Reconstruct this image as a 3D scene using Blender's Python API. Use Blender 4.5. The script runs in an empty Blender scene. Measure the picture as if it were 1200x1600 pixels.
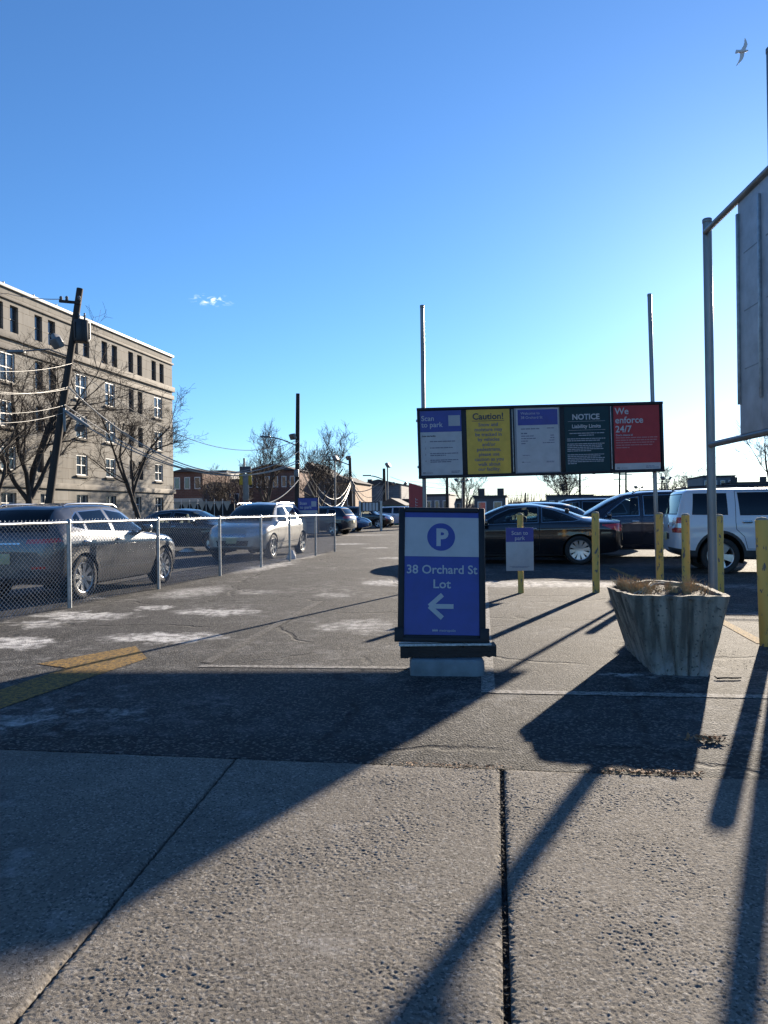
import bpy, bmesh, math, random
import numpy as np
from mathutils import Vector, Matrix, Euler

S = bpy.context.scene
COL = S.collection
R = math.radians

# ------------------------------------------------------------------ camera
H = 1.30                    # eye height
FPX = 1155.0                # focal length in pixels of the 1200x1600 photograph
cam_data = bpy.data.cameras.new('camera')
cam_data.sensor_fit = 'VERTICAL'
cam_data.sensor_height = 36.0
cam_data.lens = 36.0 * FPX / 1600.0
cam_data.clip_start = 0.05
cam_data.clip_end = 9000.0
cam = bpy.data.objects.new('camera', cam_data)
COL.objects.link(cam)
CAM_M = Matrix.Translation((0, 0, H)) @ Matrix.Rotation(R(90 - 0.10), 4, 'X') @ Matrix.Rotation(-0.0125, 4, 'Z')
cam.matrix_world = CAM_M
S.camera = cam

# ------------------------------------------------------------------ sky, sun, exposure
SUN_AZ, SUN_EL = R(29.1), R(14.6)      # azimuth to the right of straight ahead (+Y)
world = bpy.data.worlds.new('World')
S.world = world
world.use_nodes = True
wn, wl = world.node_tree.nodes, world.node_tree.links
wn.clear()
wo = wn.new('ShaderNodeOutputWorld')
bg = wn.new('ShaderNodeBackground')
sky = wn.new('ShaderNodeTexSky')
sky.sky_type = 'NISHITA'
sky.sun_disc = False
sky.sun_elevation = SUN_EL
sky.sun_rotation = SUN_AZ
sky.altitude = 600
sky.air_density = 1.12
sky.dust_density = 0.24
sky.ozone_density = 7.0
bg.inputs[1].default_value = 0.067
# a small wisp of cloud, low in the left of the sky
tc = wn.new('ShaderNodeTexCoord')
CL = (CAM_M.to_3x3() @ Vector(((332 - 600) / FPX, -(469 - 800) / FPX, -1))).normalized()
def wmath(op, a, b=None):
    n = wn.new('ShaderNodeMath'); n.operation = op
    for k, v in enumerate((a, b)):
        if v is None: continue
        if isinstance(v, (int, float)): n.inputs[k].default_value = v
        else: wl.new(v, n.inputs[k])
    return n.outputs[0]
sub = wn.new('ShaderNodeVectorMath'); sub.operation = 'SUBTRACT'
wl.new(tc.outputs['Generated'], sub.inputs[0]); sub.inputs[1].default_value = CL
mp = wn.new('ShaderNodeMapping'); mp.inputs['Rotation'].default_value = (0, 0, math.atan2(CL.x, CL.y))
wl.new(sub.outputs[0], mp.inputs[0])
vm = wn.new('ShaderNodeVectorMath'); vm.operation = 'MULTIPLY'
wl.new(mp.outputs[0], vm.inputs[0]); vm.inputs[1].default_value = (1 / 0.031, 1 / 0.1, 1 / 0.0085)
ln = wn.new('ShaderNodeVectorMath'); ln.operation = 'LENGTH'
wl.new(vm.outputs[0], ln.inputs[0])
nz = wn.new('ShaderNodeTexNoise'); nz.inputs['Scale'].default_value = 75; nz.inputs['Detail'].default_value = 6
nz.inputs['Roughness'].default_value = 0.62; nz.inputs['Distortion'].default_value = 0.8
mp2 = wn.new('ShaderNodeMapping'); mp2.inputs['Scale'].default_value = (1, 1, 2.2)
wl.new(tc.outputs['Generated'], mp2.inputs[0]); wl.new(mp2.outputs[0], nz.inputs[0])
fall = wmath('MAXIMUM', wmath('SUBTRACT', 1.0, ln.outputs['Value']), 0.0)
dens = wmath('MAXIMUM', wmath('SUBTRACT', nz.outputs[0], 0.50), 0.0)
dens = wmath('MINIMUM', wmath('MULTIPLY', wmath('MULTIPLY', dens, 7.0), fall), 0.75)
mixc = wn.new('ShaderNodeMix'); mixc.data_type = 'RGBA'
wl.new(dens, mixc.inputs[0]); wl.new(sky.outputs[0], mixc.inputs[6]); mixc.inputs[7].default_value = (6.6, 7.2, 7.8, 1)
wl.new(mixc.outputs[2], bg.inputs[0])
wl.new(bg.outputs[0], wo.inputs[0])

sd = bpy.data.lights.new('sun', 'SUN')
sd.energy = 5.0
sd.angle = R(0.53)
sd.color = (1.0, 0.87, 0.70)
sun = bpy.data.objects.new('sun', sd)
COL.objects.link(sun)
SUN_DIR = Vector((math.sin(SUN_AZ) * math.cos(SUN_EL), math.cos(SUN_AZ) * math.cos(SUN_EL), math.sin(SUN_EL)))
sun.rotation_euler = SUN_DIR.to_track_quat('Z', 'Y').to_euler()
sun.location = SUN_DIR * 60

S.view_settings.view_transform = 'Standard'
S.view_settings.look = 'None'
S.view_settings.gamma = 1.0
S.view_settings.use_curve_mapping = False
S.view_settings.exposure = 1.7
S.render.engine = 'CYCLES'
S.cycles.max_bounces = 7
S.cycles.transparent_max_bounces = 24
S.cycles.use_denoising = True

# ------------------------------------------------------------------ photograph pixel -> place
CR = CAM_M.to_3x3()
def ray(px, py):
    return CR @ Vector(((px - 600) / FPX, -(py - 800) / FPX, -1.0))
def G(px, py, z=0.0):                      # point of the ground seen at a pixel
    d = ray(px, py); t = (z - H) / d.z
    return Vector((d.x * t, d.y * t, z))
def P(px, py, Y):                          # point at distance Y ahead
    d = ray(px, py); t = Y / d.y
    return Vector((d.x * t, Y, H + d.z * t))

AX = R(11.3)                               # the lot's long axis, to the right of straight ahead
AXV = Vector((math.sin(AX), math.cos(AX), 0))
AXN = Vector((math.cos(AX), -math.sin(AX), 0))

# ------------------------------------------------------------------ object helpers
def tag(o, label=None, cat=None, group=None, kind=None):
    if label: o['label'] = label
    if cat: o['category'] = cat
    if group: o['group'] = group
    if kind: o['kind'] = kind
    return o
def thing(name, label, cat, loc=(0, 0, 0), rz=0.0, group=None):
    o = bpy.data.objects.new(name, None)
    o.empty_display_size = 0.2
    COL.objects.link(o)
    o.location = loc
    o.rotation_euler = (0, 0, rz)
    return tag(o, label, cat, group)
def link(name, me, parent=None):
    o = bpy.data.objects.new(name, me)
    COL.objects.link(o)
    if parent: o.parent = parent
    return o

class MB:
    """collects shapes into one mesh"""
    def __init__(s): s.v = []; s.f = []; s.m = []; s.sm = []
    def add(s, vs, fs, mi=0, smooth=False):
        b = len(s.v); s.v.extend([tuple(v) for v in vs])
        for f in fs:
            s.f.append([b + i for i in f]); s.m.append(mi); s.sm.append(smooth)
        return s
    def box(s, c, d, rot=None, mi=0, bev=0.0):
        x, y, z = d[0] / 2, d[1] / 2, d[2] / 2
        if bev > 0:
            b = min(bev, x * .95, y * .95, z * .95)
            bm = bmesh.new(); bmesh.ops.create_cube(bm, size=1)
            for v in bm.verts: v.co = Vector((v.co.x * d[0], v.co.y * d[1], v.co.z * d[2]))
            bmesh.ops.bevel(bm, geom=bm.edges[:], offset=b, segments=2, affect='EDGES', profile=0.5)
            vs = [v.co.copy() for v in bm.verts]; bm.verts.index_update()
            fs = [[v.index for v in f.verts] for f in bm.faces]
            bm.free()
        else:
            vs = [Vector(p) for p in ((-x, -y, -z), (x, -y, -z), (x, y, -z), (-x, y, -z), (-x, -y, z), (x, -y, z), (x, y, z), (-x, y, z))]
            fs = [(0, 3, 2, 1), (4, 5, 6, 7), (0, 1, 5, 4), (1, 2, 6, 5), (2, 3, 7, 6), (3, 0, 4, 7)]
        if rot is not None: vs = [rot @ v for v in vs]
        c = Vector(c)
        return s.add([v + c for v in vs], fs, mi, bev > 0)
    def tube(s, pts, r, n=8, mi=0, cap=True, smooth=True):
        pts = [Vector(p) for p in pts]
        rs = r if isinstance(r, (list, tuple)) else [r] * len(pts)
        vs = []; fs = []
        t0 = (pts[1] - pts[0]).normalized()
        up = Vector((0, 0, 1)) if abs(t0.z) < .9 else Vector((1, 0, 0))
        u = t0.cross(up).normalized()
        for i, p in enumerate(pts):
            if i == 0: t = pts[1] - pts[0]
            elif i == len(pts) - 1: t = pts[-1] - pts[-2]
            else: t = pts[i + 1] - pts[i - 1]
            t.normalize()
            u = (u - t * u.dot(t))
            u = u.normalized() if u.length > 1e-6 else t.orthogonal().normalized()
            w = t.cross(u)
            for k in range(n):
                a = 2 * math.pi * k / n
                vs.append(p + (u * math.cos(a) + w * math.sin(a)) * rs[i])
        for i in range(len(pts) - 1):
            for k in range(n):
                fs.append((i * n + k, i * n + (k + 1) % n, (i + 1) * n + (k + 1) % n, (i + 1) * n + k))
        s.add(vs, fs, mi, smooth)
        if cap:
            s.add(vs[:n], [list(range(n))[::-1]], mi, False)
            s.add(vs[-n:], [list(range(n))], mi, False)
        return s
    def lathe(s, prof, n=24, axis='Z', c=(0, 0, 0), mi=0, smooth=True):
        c = Vector(c); vs = []; fs = []
        for (r, h) in prof:
            for k in range(n):
                a = 2 * math.pi * k / n
                p = (r * math.cos(a), r * math.sin(a), h)
                if axis == 'Y': p = (p[0], p[2], p[1])
                if axis == 'X': p = (p[2], p[0], p[1])
                vs.append(c + Vector(p))
        for i in range(len(prof) - 1):
            for k in range(n):
                fs.append((i * n + k, i * n + (k + 1) % n, (i + 1) * n + (k + 1) % n, (i + 1) * n + k))
        return s.add(vs, fs, mi, smooth)
    def prism(s, poly, z0, z1, mi=0, top=True, bottom=True, smooth=False):
        n = len(poly)
        vs = [(p[0], p[1], z0) for p in poly] + [(p[0], p[1], z1) for p in poly]
        fs = [(i, (i + 1) % n, n + (i + 1) % n, n + i) for i in range(n)]
        if top: fs.append(list(range(n, 2 * n)))
        if bottom: fs.append(list(range(n))[::-1])
        return s.add(vs, fs, mi, smooth)
    def quad(s, a, b, c, d, mi=0): return s.add([a, b, c, d], [(0, 1, 2, 3)], mi)
    def mesh(s, name, mats, sharp=None):
        me = bpy.data.meshes.new(name)
        me.from_pydata(s.v, [], s.f)
        for m in (mats if isinstance(mats, (list, tuple)) else [mats]): me.materials.append(m)
        me.polygons.foreach_set('material_index', s.m)
        me.polygons.foreach_set('use_smooth', s.sm)
        me.update()
        if sharp: me.set_sharp_from_angle(angle=R(sharp))
        return me
    def build(s, name, mats, parent=None, sharp=40):
        return link(name, s.mesh(name, mats, sharp), parent)

# ------------------------------------------------------------------ materials
MATS = {}
def nodes_of(m):
    m.use_nodes = True
    return m.node_tree.nodes, m.node_tree.links, m.node_tree.nodes['Principled BSDF']
def surf(name, col, rough=.6, metal=0.0, var=.15, scale=8.0, bump=0.0, bscale=None, col2=None, coat=0.0, spec=.5, emit=None, stretch=None):
    """principled surface with noise-driven colour variation and relief"""
    if name in MATS: return MATS[name]
    m = bpy.data.materials.new(name); MATS[name] = m
    N, L, B = nodes_of(m)
    tcn = N.new('ShaderNodeTexCoord')
    src = tcn.outputs['Object']
    if stretch:
        mpn = N.new('ShaderNodeMapping'); mpn.inputs['Scale'].default_value = stretch
        L.new(src, mpn.inputs[0]); src = mpn.outputs[0]
    nzn = N.new('ShaderNodeTexNoise'); nzn.inputs['Scale'].default_value = scale; nzn.inputs['Detail'].default_value = 6
    nzn.inputs['Roughness'].default_value = .6
    L.new(src, nzn.inputs[0])
    mx = N.new('ShaderNodeMix'); mx.data_type = 'RGBA'
    c2 = col2 if col2 else tuple(min(1, c * (1 + var)) for c in col)
    c1 = col if col2 else tuple(c * (1 - var) for c in col)
    mx.inputs[6].default_value = (*c1, 1); mx.inputs[7].default_value = (*c2, 1)
    rp = N.new('ShaderNodeMapRange'); rp.inputs[1].default_value = .3; rp.inputs[2].default_value = .7
    L.new(nzn.outputs[0], rp.inputs[0]); L.new(rp.outputs[0], mx.inputs[0])
    L.new(mx.outputs[2], B.inputs['Base Color'])
    B.inputs['Roughness'].default_value = rough
    B.inputs['Metallic'].default_value = metal
    B.inputs['Specular IOR Level'].default_value = spec
    B.inputs['Coat Weight'].default_value = coat
    B.inputs['Coat Roughness'].default_value = .06
    if bump > 0:
        bn = N.new('ShaderNodeTexNoise'); bn.inputs['Scale'].default_value = bscale or scale * 3; bn.inputs['Detail'].default_value = 5
        L.new(src, bn.inputs[0])
        bp = N.new('ShaderNodeBump'); bp.inputs['Strength'].default_value = bump; bp.inputs['Distance'].default_value = .01
        L.new(bn.outputs[0], bp.inputs['Height']); L.new(bp.outputs[0], B.inputs['Normal'])
    return m

def glass(name, tint, fres=.22):
    if name in MATS: return MATS[name]
    m = bpy.data.materials.new(name); MATS[name] = m
    N, L, B = nodes_of(m)
    out = N['Material Output']; N.remove(B)
    tr = N.new('ShaderNodeBsdfTransparent'); tr.inputs[0].default_value = (*tint, 1)
    gl = N.new('ShaderNodeBsdfGlossy'); gl.inputs['Roughness'].default_value = .03
    gl.inputs[0].default_value = (.9, .9, .9, 1)
    fr = N.new('ShaderNodeFresnel'); fr.inputs[0].default_value = 1.52
    mx = N.new('ShaderNodeMixShader')
    L.new(fr.outputs[0], mx.inputs[0]); L.new(tr.outputs[0], mx.inputs[1]); L.new(gl.outputs[0], mx.inputs[2])
    L.new(mx.outputs[0], out.inputs[0])
    return m

galv = surf('galvanised_steel', (.33, .34, .35), .42, .75, .3, 14, .15, 60)
galv_pole = surf('weathered_steel_pole', (.20, .205, .21), .45, .7, .3, 5, .1, 60, stretch=(1, 1, .25))
black_paint = surf('black_powder_coat', (.009, .010, .014), .5, 0, .3, 9, spec=.3)
print_white = surf('white_print', (.37, .37, .385), .42, 0, .10, 7)
print_blue = surf('blue_print', (.018, .030, .22), .36, 0, .14, 6)
print_ink = surf('dark_ink', (.03, .03, .05), .5, 0, .05, 3)

# ------------------------------------------------------------------ lettering
def lettering(text, size, loc, mat, parent, align='LEFT', bold=0.0, name='lettering', sx=1.0):
    """flat letters in the local x-z plane facing -y, baseline at loc"""
    cu = bpy.data.curves.new('lettering', 'FONT')
    cu.body = text; cu.size = size; cu.align_x = align; cu.offset = bold; cu.resolution_u = 3
    t = bpy.data.objects.new('tmp', cu)
    me = bpy.data.meshes.new_from_object(t)
    bpy.data.objects.remove(t); bpy.data.curves.remove(cu)
    co = np.empty(len(me.vertices) * 3); me.vertices.foreach_get('co', co); co = co.reshape(-1, 3)
    out = np.stack([co[:, 0] * sx + loc[0], np.full(len(co), loc[1]), co[:, 1] + loc[2]], 1)
    me.vertices.foreach_set('co', out.ravel())
    me.materials.clear(); me.materials.append(mat)
    me.update()
    return link(name, me, parent)
def strips(rows, y, mat, parent, name='small_print'):
    """lines of print too small to read: rows of short word-long bars (x, z, width, height)"""
    mb = MB()
    rnd = random.Random(5)
    for (x, z, w, h) in rows:
        c = x
        while c < x + w - h:
            l = min(rnd.uniform(1.2, 4.2) * h * 1.3, x + w - c)
            mb.quad((c, y, z), (c + l, y, z), (c + l, y, z + h), (c, y, z + h))
            c += l + h * .55
    return tag(mb.build(name, mat, parent), kind='stuff')
# ================================================================== ground, paving, markings
def asphalt(name, base, salt_spots, salt_amt=.35, crack=.5):
    m = bpy.data.materials.new(name)
    N, L, B = nodes_of(m)
    geo = N.new('ShaderNodeNewGeometry')
    pos = geo.outputs['Position']
    def noise(sc, det=5, rough=.6, dist=0.0):
        n = N.new('ShaderNodeTexNoise'); n.inputs['Scale'].default_value = sc; n.inputs['Detail'].default_value = det
        n.inputs['Roughness'].default_value = rough; n.inputs['Distortion'].default_value = dist
        L.new(pos, n.inputs[0]); return n.outputs[0]
    def M(op, a, b=None, c=None, clamp=False):
        n = N.new('ShaderNodeMath'); n.operation = op; n.use_clamp = clamp
        for k, v in enumerate((a, b, c)):
            if v is None: continue
            if isinstance(v, (int, float)): n.inputs[k].default_value = v
            else: L.new(v, n.inputs[k])
        return n.outputs[0]
    def rng(x, a, b, c=0.0, d=1.0):
        n = N.new('ShaderNodeMapRange'); n.inputs[1].default_value = a; n.inputs[2].default_value = b
        n.inputs[3].default_value = c; n.inputs[4].default_value = d
        L.new(x, n.inputs[0]); return n.outputs[0]
    def mix(f, a, b):
        n = N.new('ShaderNodeMix'); n.data_type = 'RGBA'
        if isinstance(f, float): n.inputs[0].default_value = f
        else: L.new(f, n.inputs[0])
        for k, v in ((6, a), (7, b)):
            if isinstance(v, tuple): n.inputs[k].default_value = (*v, 1)
            else: L.new(v, n.inputs[k])
        return n.outputs[2]
    big, mid, fine = noise(.35, 4), noise(2.2, 6, .65), noise(95, 3, .6)
    vo = N.new('ShaderNodeTexVoronoi'); vo.inputs['Scale'].default_value = 75; L.new(pos, vo.inputs[0])
    vsep = N.new('ShaderNodeSeparateColor'); L.new(vo.outputs['Color'], vsep.inputs[0])
    stone = vsep.outputs[0]
    dark = tuple(c * .55 for c in base); light = tuple(c * 1.5 for c in base)
    c = mix(rng(mid, .3, .7), dark, light)
    c = mix(M('MULTIPLY', rng(big, .35, .65), .5), c, tuple(x * 1.15 for x in base))
    # single pale and dark stones of the aggregate
    c = mix(M('MULTIPLY', rng(stone, .74, .92), .85), c, (.15, .14, .125))
    c = mix(M('MULTIPLY', rng(stone, .32, .08), .75), c, (.012, .012, .013))
    # cracks
    wob = N.new('ShaderNodeVectorMath'); wob.operation = 'ADD'
    nc = N.new('ShaderNodeTexNoise'); nc.inputs['Scale'].default_value = 1.6; nc.inputs['Detail'].default_value = 5; L.new(pos, nc.inputs[0])
    sc_ = N.new('ShaderNodeVectorMath'); sc_.operation = 'SCALE'; sc_.inputs['Scale'].default_value = .55; L.new(nc.outputs['Color'], sc_.inputs[0])
    L.new(pos, wob.inputs[0]); L.new(sc_.outputs[0], wob.inputs[1])
    vc = N.new('ShaderNodeTexVoronoi'); vc.feature = 'DISTANCE_TO_EDGE'; vc.inputs['Scale'].default_value = .42
    L.new(wob.outputs[0], vc.inputs[0])
    crk = M('MULTIPLY', rng(vc.outputs['Distance'], .016, .004), rng(noise(.8, 2), .42, .52))
    c = mix(M('MULTIPLY', crk, crack), c, (.012, .012, .013))
    # dried road salt: a general bloom and separate patches
    grit = M('MULTIPLY', rng(noise(5.5, 8, .72, .4), .48, .68), rng(noise(.55, 3), .45, .68))
    salt = M('MULTIPLY', grit, salt_amt)
    sep = N.new('ShaderNodeSeparateXYZ'); L.new(pos, sep.inputs[0])
    wn_ = N.new('ShaderNodeTexNoise'); wn_.inputs['Scale'].default_value = 2.6; wn_.inputs['Detail'].default_value = 6; wn_.inputs['Roughness'].default_value = .7; L.new(pos, wn_.inputs[0])
    wsp = N.new('ShaderNodeSeparateColor'); L.new(wn_.outputs['Color'], wsp.inputs[0])
    wx_ = M('ADD', sep.outputs[0], M('MULTIPLY', M('SUBTRACT', wsp.outputs[0], .5), 1.3)); wy_ = M('ADD', sep.outputs[1], M('MULTIPLY', M('SUBTRACT', wsp.outputs[1], .5), 1.3))
    brk = rng(noise(7.5, 8, .8, .5), .42, .62, 0.0, 1.0)
    for (q, rx, ry, amt) in salt_spots:
        dx, dy = M('SUBTRACT', wx_, q.x), M('SUBTRACT', wy_, q.y)
        ca, sa = math.cos(-AX), math.sin(-AX)
        u = M('ADD', M('MULTIPLY', dx, ca / rx), M('MULTIPLY', dy, sa / rx))
        v = M('ADD', M('MULTIPLY', dx, -sa / ry), M('MULTIPLY', dy, ca / ry))
        d2 = M('ADD', M('MULTIPLY', u, u), M('MULTIPLY', v, v))
        f = rng(d2, 1.0, .15)
        e = M('MULTIPLY', M('MULTIPLY', M('MULTIPLY', f, 1.35), M('ADD', M('MULTIPLY', f, .15), M('MULTIPLY', brk, .95))), amt, clamp=True)
        salt = M('MAXIMUM', salt, e)
    c = mix(salt, c, (.52, .505, .48))
    L.new(c, B.inputs['Base Color'])
    B.inputs['Roughness'].default_value = .9
    B.inputs['Specular IOR Level'].default_value = .18
    h = M('ADD', M('MULTIPLY', vo.outputs['Distance'], -.55), M('MULTIPLY', fine, .5))
    h = M('SUBTRACT', h, M('MULTIPLY', crk, 1.2))
    b1 = N.new('ShaderNodeBump'); b1.inputs['Strength'].default_value = .9; b1.inputs['Distance'].default_value = .012
    L.new(h, b1.inputs['Height']); L.new(b1.outputs[0], B.inputs['Normal'])
    return m

spots = [(G(128, 962), .85, .45, 1.0), (G(255, 996), .75, .38, 1.0), (G(340, 956), .7, .42, .8), (G(20, 1006), .5, .4, 1.0),
         (G(185, 1116), .26, .17, .45), (G(40, 1126), .26, .2, .55), (G(560, 978), .55, .6, .55), (G(600, 910), .55, .7, .8),
         (G(250, 949), .35, .22, .9), (G(60, 975), .5, .3, .6), (G(300, 925), .6, 1.2, .55), (G(420, 885), .5, 2.2, .7),
         (G(470, 870), .5, 2.4, .7), (G(560, 836), 2.2, .9, .8), (G(545, 850), .9, .7, .9), (G(590, 856), .6, .6, .7), (G(620, 872), .8, .5, .5),
         (G(850, 912), 2.2, .75, .7), (G(1000, 915), 2.4, .6, .4), (G(985, 1052), .28, .10, .6), (G(400, 925), .5, .4, .3),
         (G(520, 930), .35, .3, .4), (G(700, 840), 2.5, 1.0, .7), (G(120, 935), .5, .25, .7)]
asph = asphalt('lot_asphalt', (.037, .037, .038), spots, .36)
gmat = surf('far_ground', (.075, .07, .066), .9, 0, .3, .05)
mb = MB(); mb.quad((-5000, -300, -.14), (5000, -300, -.14), (5000, 8000, -.14), (-5000, 8000, -.14))
tag(mb.build('ground', gmat), kind='structure')

# the line where the concrete pavement meets the lot
E0, E1 = G(0, 1173), G(1200, 1222)
ED = (E1 - E0).normalized()
EN = Vector((-ED.y, ED.x, 0))                      # towards the lot
def edge_pt(s, off=0.0): return E0 + ED * s + EN * off
mb = MB()
a, b = edge_pt(-40, .004), edge_pt(60, .004)
mb.quad(a, b, b + EN * 150, a + EN * 150)
tag(mb.build('parking_lot', asph), kind='structure')

# concrete slabs, each with a rough, rain-worn face
def concrete_mat():
    m = bpy.data.materials.new('worn_concrete')
    N, L, B = nodes_of(m)
    geo = N.new('ShaderNodeNewGeometry'); pos = geo.outputs['Position']
    def noise(sc, det=5, rough=.6):
        n = N.new('ShaderNodeTexNoise'); n.inputs['Scale'].default_value = sc; n.inputs['Detail'].default_value = det
        n.inputs['Roughness'].default_value = rough; L.new(pos, n.inputs[0]); return n.outputs[0]
    def rng(x, a, b):
        n = N.new('ShaderNodeMapRange'); n.inputs[1].default_value = a; n.inputs[2].default_value = b; L.new(x, n.inputs[0]); return n.outputs[0]
    def mix(f, a, b, amt=1.0):
        mm = N.new('ShaderNodeMath'); mm.operation = 'MULTIPLY'; mm.inputs[1].default_value = amt; L.new(f, mm.inputs[0])
        n = N.new('ShaderNodeMix'); n.data_type = 'RGBA'; L.new(mm.outputs[0], n.inputs[0])
        for k, v in ((6, a), (7, b)):
            if isinstance(v, tuple): n.inputs[k].default_value = (*v, 1)
            else: L.new(v, n.inputs[k])
        return n.outputs[2]
    c = mix(rng(noise(1.7, 6, .65), .3, .7), (.135, .120, .102), (.205, .183, .155))
    vo = N.new('ShaderNodeTexVoronoi'); vo.inputs['Scale'].default_value = 125; L.new(pos, vo.inputs[0])
    sp = N.new('ShaderNodeSeparateColor'); L.new(vo.outputs['Color'], sp.inputs[0])
    c = mix(rng(sp.outputs[0], .75, .95), c, (.32, .30, .27), .8)
    c = mix(rng(sp.outputs[1], .74, .9), c, (.05, .045, .04), .75)
    c = mix(rng(noise(9, 6, .7), .55, .75), c, (.12, .108, .095), .55)
    c = mix(rng(noise(.9, 5, .6), .5, .72), c, (.105, .094, .082), .6)
    c = mix(rng(noise(3.1, 8, .75), .58, .70), c, (.38, .37, .36), .45)
    L.new(c, B.inputs['Base Color'])
    B.inputs['Roughness'].default_value = .92; B.inputs['Specular IOR Level'].default_value = .2
    bp = N.new('ShaderNodeBump'); bp.inputs['Strength'].default_value = .95; bp.inputs['Distance'].default_value = .006
    L.new(noise(260, 4, .7), bp.inputs['Height']); L.new(bp.outputs[0], B.inputs['Normal'])
    return m
conc = concrete_mat()
rng_np = np.random.default_rng(11)
def vnoise(x, y, f, seed):
    """value noise on a hashed lattice"""
    X, Y = x * f, y * f
    xi, yi = np.floor(X).astype(np.int64), np.floor(Y).astype(np.int64)
    fx, fy = X - xi, Y - yi
    fx, fy = fx * fx * (3 - 2 * fx), fy * fy * (3 - 2 * fy)
    def h(i, j):
        n = (i * 374761393 + j * 668265263 + seed * 974634777) & 0xffffffff
        n = ((n ^ (n >> 13)) * 1274126177) & 0xffffffff
        return ((n ^ (n >> 16)) & 0xffff) / 65535.0
    return (h(xi, yi) * (1 - fx) + h(xi + 1, yi) * fx) * (1 - fy) + (h(xi, yi + 1) * (1 - fx) + h(xi + 1, yi + 1) * fx) * fy
def slab(P00, P10, P11, P01, step, parent, amp=1.0):
    """one slab: corners at its near-left, near-right, far-right, far-left"""
    nx = max(2, int((P10 - P00).length / step)); ny = max(2, int((P01 - P00).length / step))
    u, v = np.meshgrid(np.linspace(0, 1, nx + 1), np.linspace(0, 1, ny + 1))
    c = [np.array(p)[None, None, :] for p in (P00, P10, P11, P01)]
    uu, vv = u[..., None], v[..., None]
    p = c[0] * (1 - uu) * (1 - vv) + c[1] * uu * (1 - vv) + c[2] * uu * vv + c[3] * (1 - uu) * vv
    x, y = p[..., 0], p[..., 1]
    if amp > 0:
        rx, ry = x * .83 - y * .56, x * .56 + y * .83
        a = vnoise(x, y, 118, 1); b = vnoise(rx + 3.1, ry, 84, 2); d = vnoise(rx, ry + 1.7, 170, 3); e = vnoise(x, y, 4, 4); g = vnoise(x, y, 1.1, 5); h = vnoise(x + 9, y, 19, 7)
        pits = np.clip(b - .68, 0, 1) * -.0032 * np.clip(2 * h - .3, 0, 1.4)
        lumps = (1 - np.abs(2 * a - 1)) * .0009 + (d - .5) * .0024 + (a - .5) * .0012
        z = (lumps * (.35 + 1.3 * e) + pits + (g - .5) * .008) * amp
        ed = np.minimum(np.minimum(u, 1 - u) * (P10 - P00).length, np.minimum(v, 1 - v) * (P01 - P00).length)
        z = z - .012 * np.exp(-ed / .010) * (.4 + 1.2 * a)
    else: z = np.zeros_like(x)
    p[..., 2] = p[..., 2] + z
    n = (nx + 1) * (ny + 1)
    vs = p.reshape(-1, 3)
    idx = np.arange(n).reshape(ny + 1, nx + 1)
    quads = np.stack([idx[:-1, :-1], idx[:-1, 1:], idx[1:, 1:], idx[1:, :-1]], -1).reshape(-1, 4)
    per = np.concatenate([idx[0, :], idx[1:, -1], idx[-1, -2::-1], idx[-2:0:-1, 0]])
    sk = vs[per].copy(); sk[:, 2] = -.10
    m = len(per)
    vs = np.concatenate([vs, sk]); j = np.arange(m)
    side = np.stack([n + j, n + (j + 1) % m, per[(j + 1) % m], per[j]], -1)
    allf = np.concatenate([quads, side])
    me = bpy.data.meshes.new('slab')
    me.vertices.add(len(vs)); me.vertices.foreach_set('co', vs.ravel())
    me.loops.add(len(allf) * 4); me.loops.foreach_set('vertex_index', allf.ravel().astype(np.int32))
    me.polygons.add(len(allf)); me.polygons.foreach_set('loop_start', np.arange(len(allf), dtype=np.int32) * 4)
    me.polygons.foreach_set('use_smooth', np.r_[np.ones(len(quads), bool), np.zeros(m, bool)])
    me.update(calc_edges=True); me.validate()
    me.materials.append(conc)
    return link('slab', me, parent)
walk = bpy.data.objects.new('sidewalk', None); COL.objects.link(walk); tag(walk, kind='structure')
JT = .014                                            # top of the slabs
def on_edge(px, py):
    q = G(px, py); return (q - E0).dot(ED)
JOINT = [(on_edge(367, 1189), -.0165, .012), (on_edge(784, 1208), -.030, .024)]   # along the edge, slope, half gap
w_ = JOINT[1][0] - JOINT[0][0]
js = [JOINT[0][0] - w_ * k for k in (3, 2, 1)] + [JOINT[0][0], JOINT[1][0]] + [JOINT[1][0] + w_ * k for k in (1, 2, 3)]
half = [.006, .006, .006, .004, .010, .006, .006, .006]
SD = Vector((-math.sin(R(7.5)), -math.cos(R(7.5)), 0))      # joints run this way, towards the street
ANG = [6.0, 5.5, 5.0, 4.6, 8.6, 8.2, 7.8, 7.5]                 # each joint runs a little out of true
def jp(s, t, o=0.0):
    a = R(ANG[min(range(len(js)), key=lambda i: abs(js[i] - s))])
    return E0 + ED * (s + o) + Vector((-math.sin(a), -math.cos(a), 0)) * t + Vector((0, 0, JT))
for i in range(len(js) - 1):
    l, r = js[i], js[i + 1]
    hl, hr = half[i], half[i + 1]
    near = i in (2, 3, 4)
    c0, c1 = jp(l, 2.75, hl), jp(r, 2.75, -hr)
    c2, c3 = jp(r, 0, -hr), jp(l, 0, hl)
    slab(c0, c1, c2, c3, {2: .0055, 3: .0034, 4: .0034}.get(i, .05), walk, 1.0 if near else 0)
    slab(jp(l, 5.2, hl), jp(r, 5.2, -hr), jp(r, 2.765, -hr), jp(l, 2.765, hl), .1, walk, 0)
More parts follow.
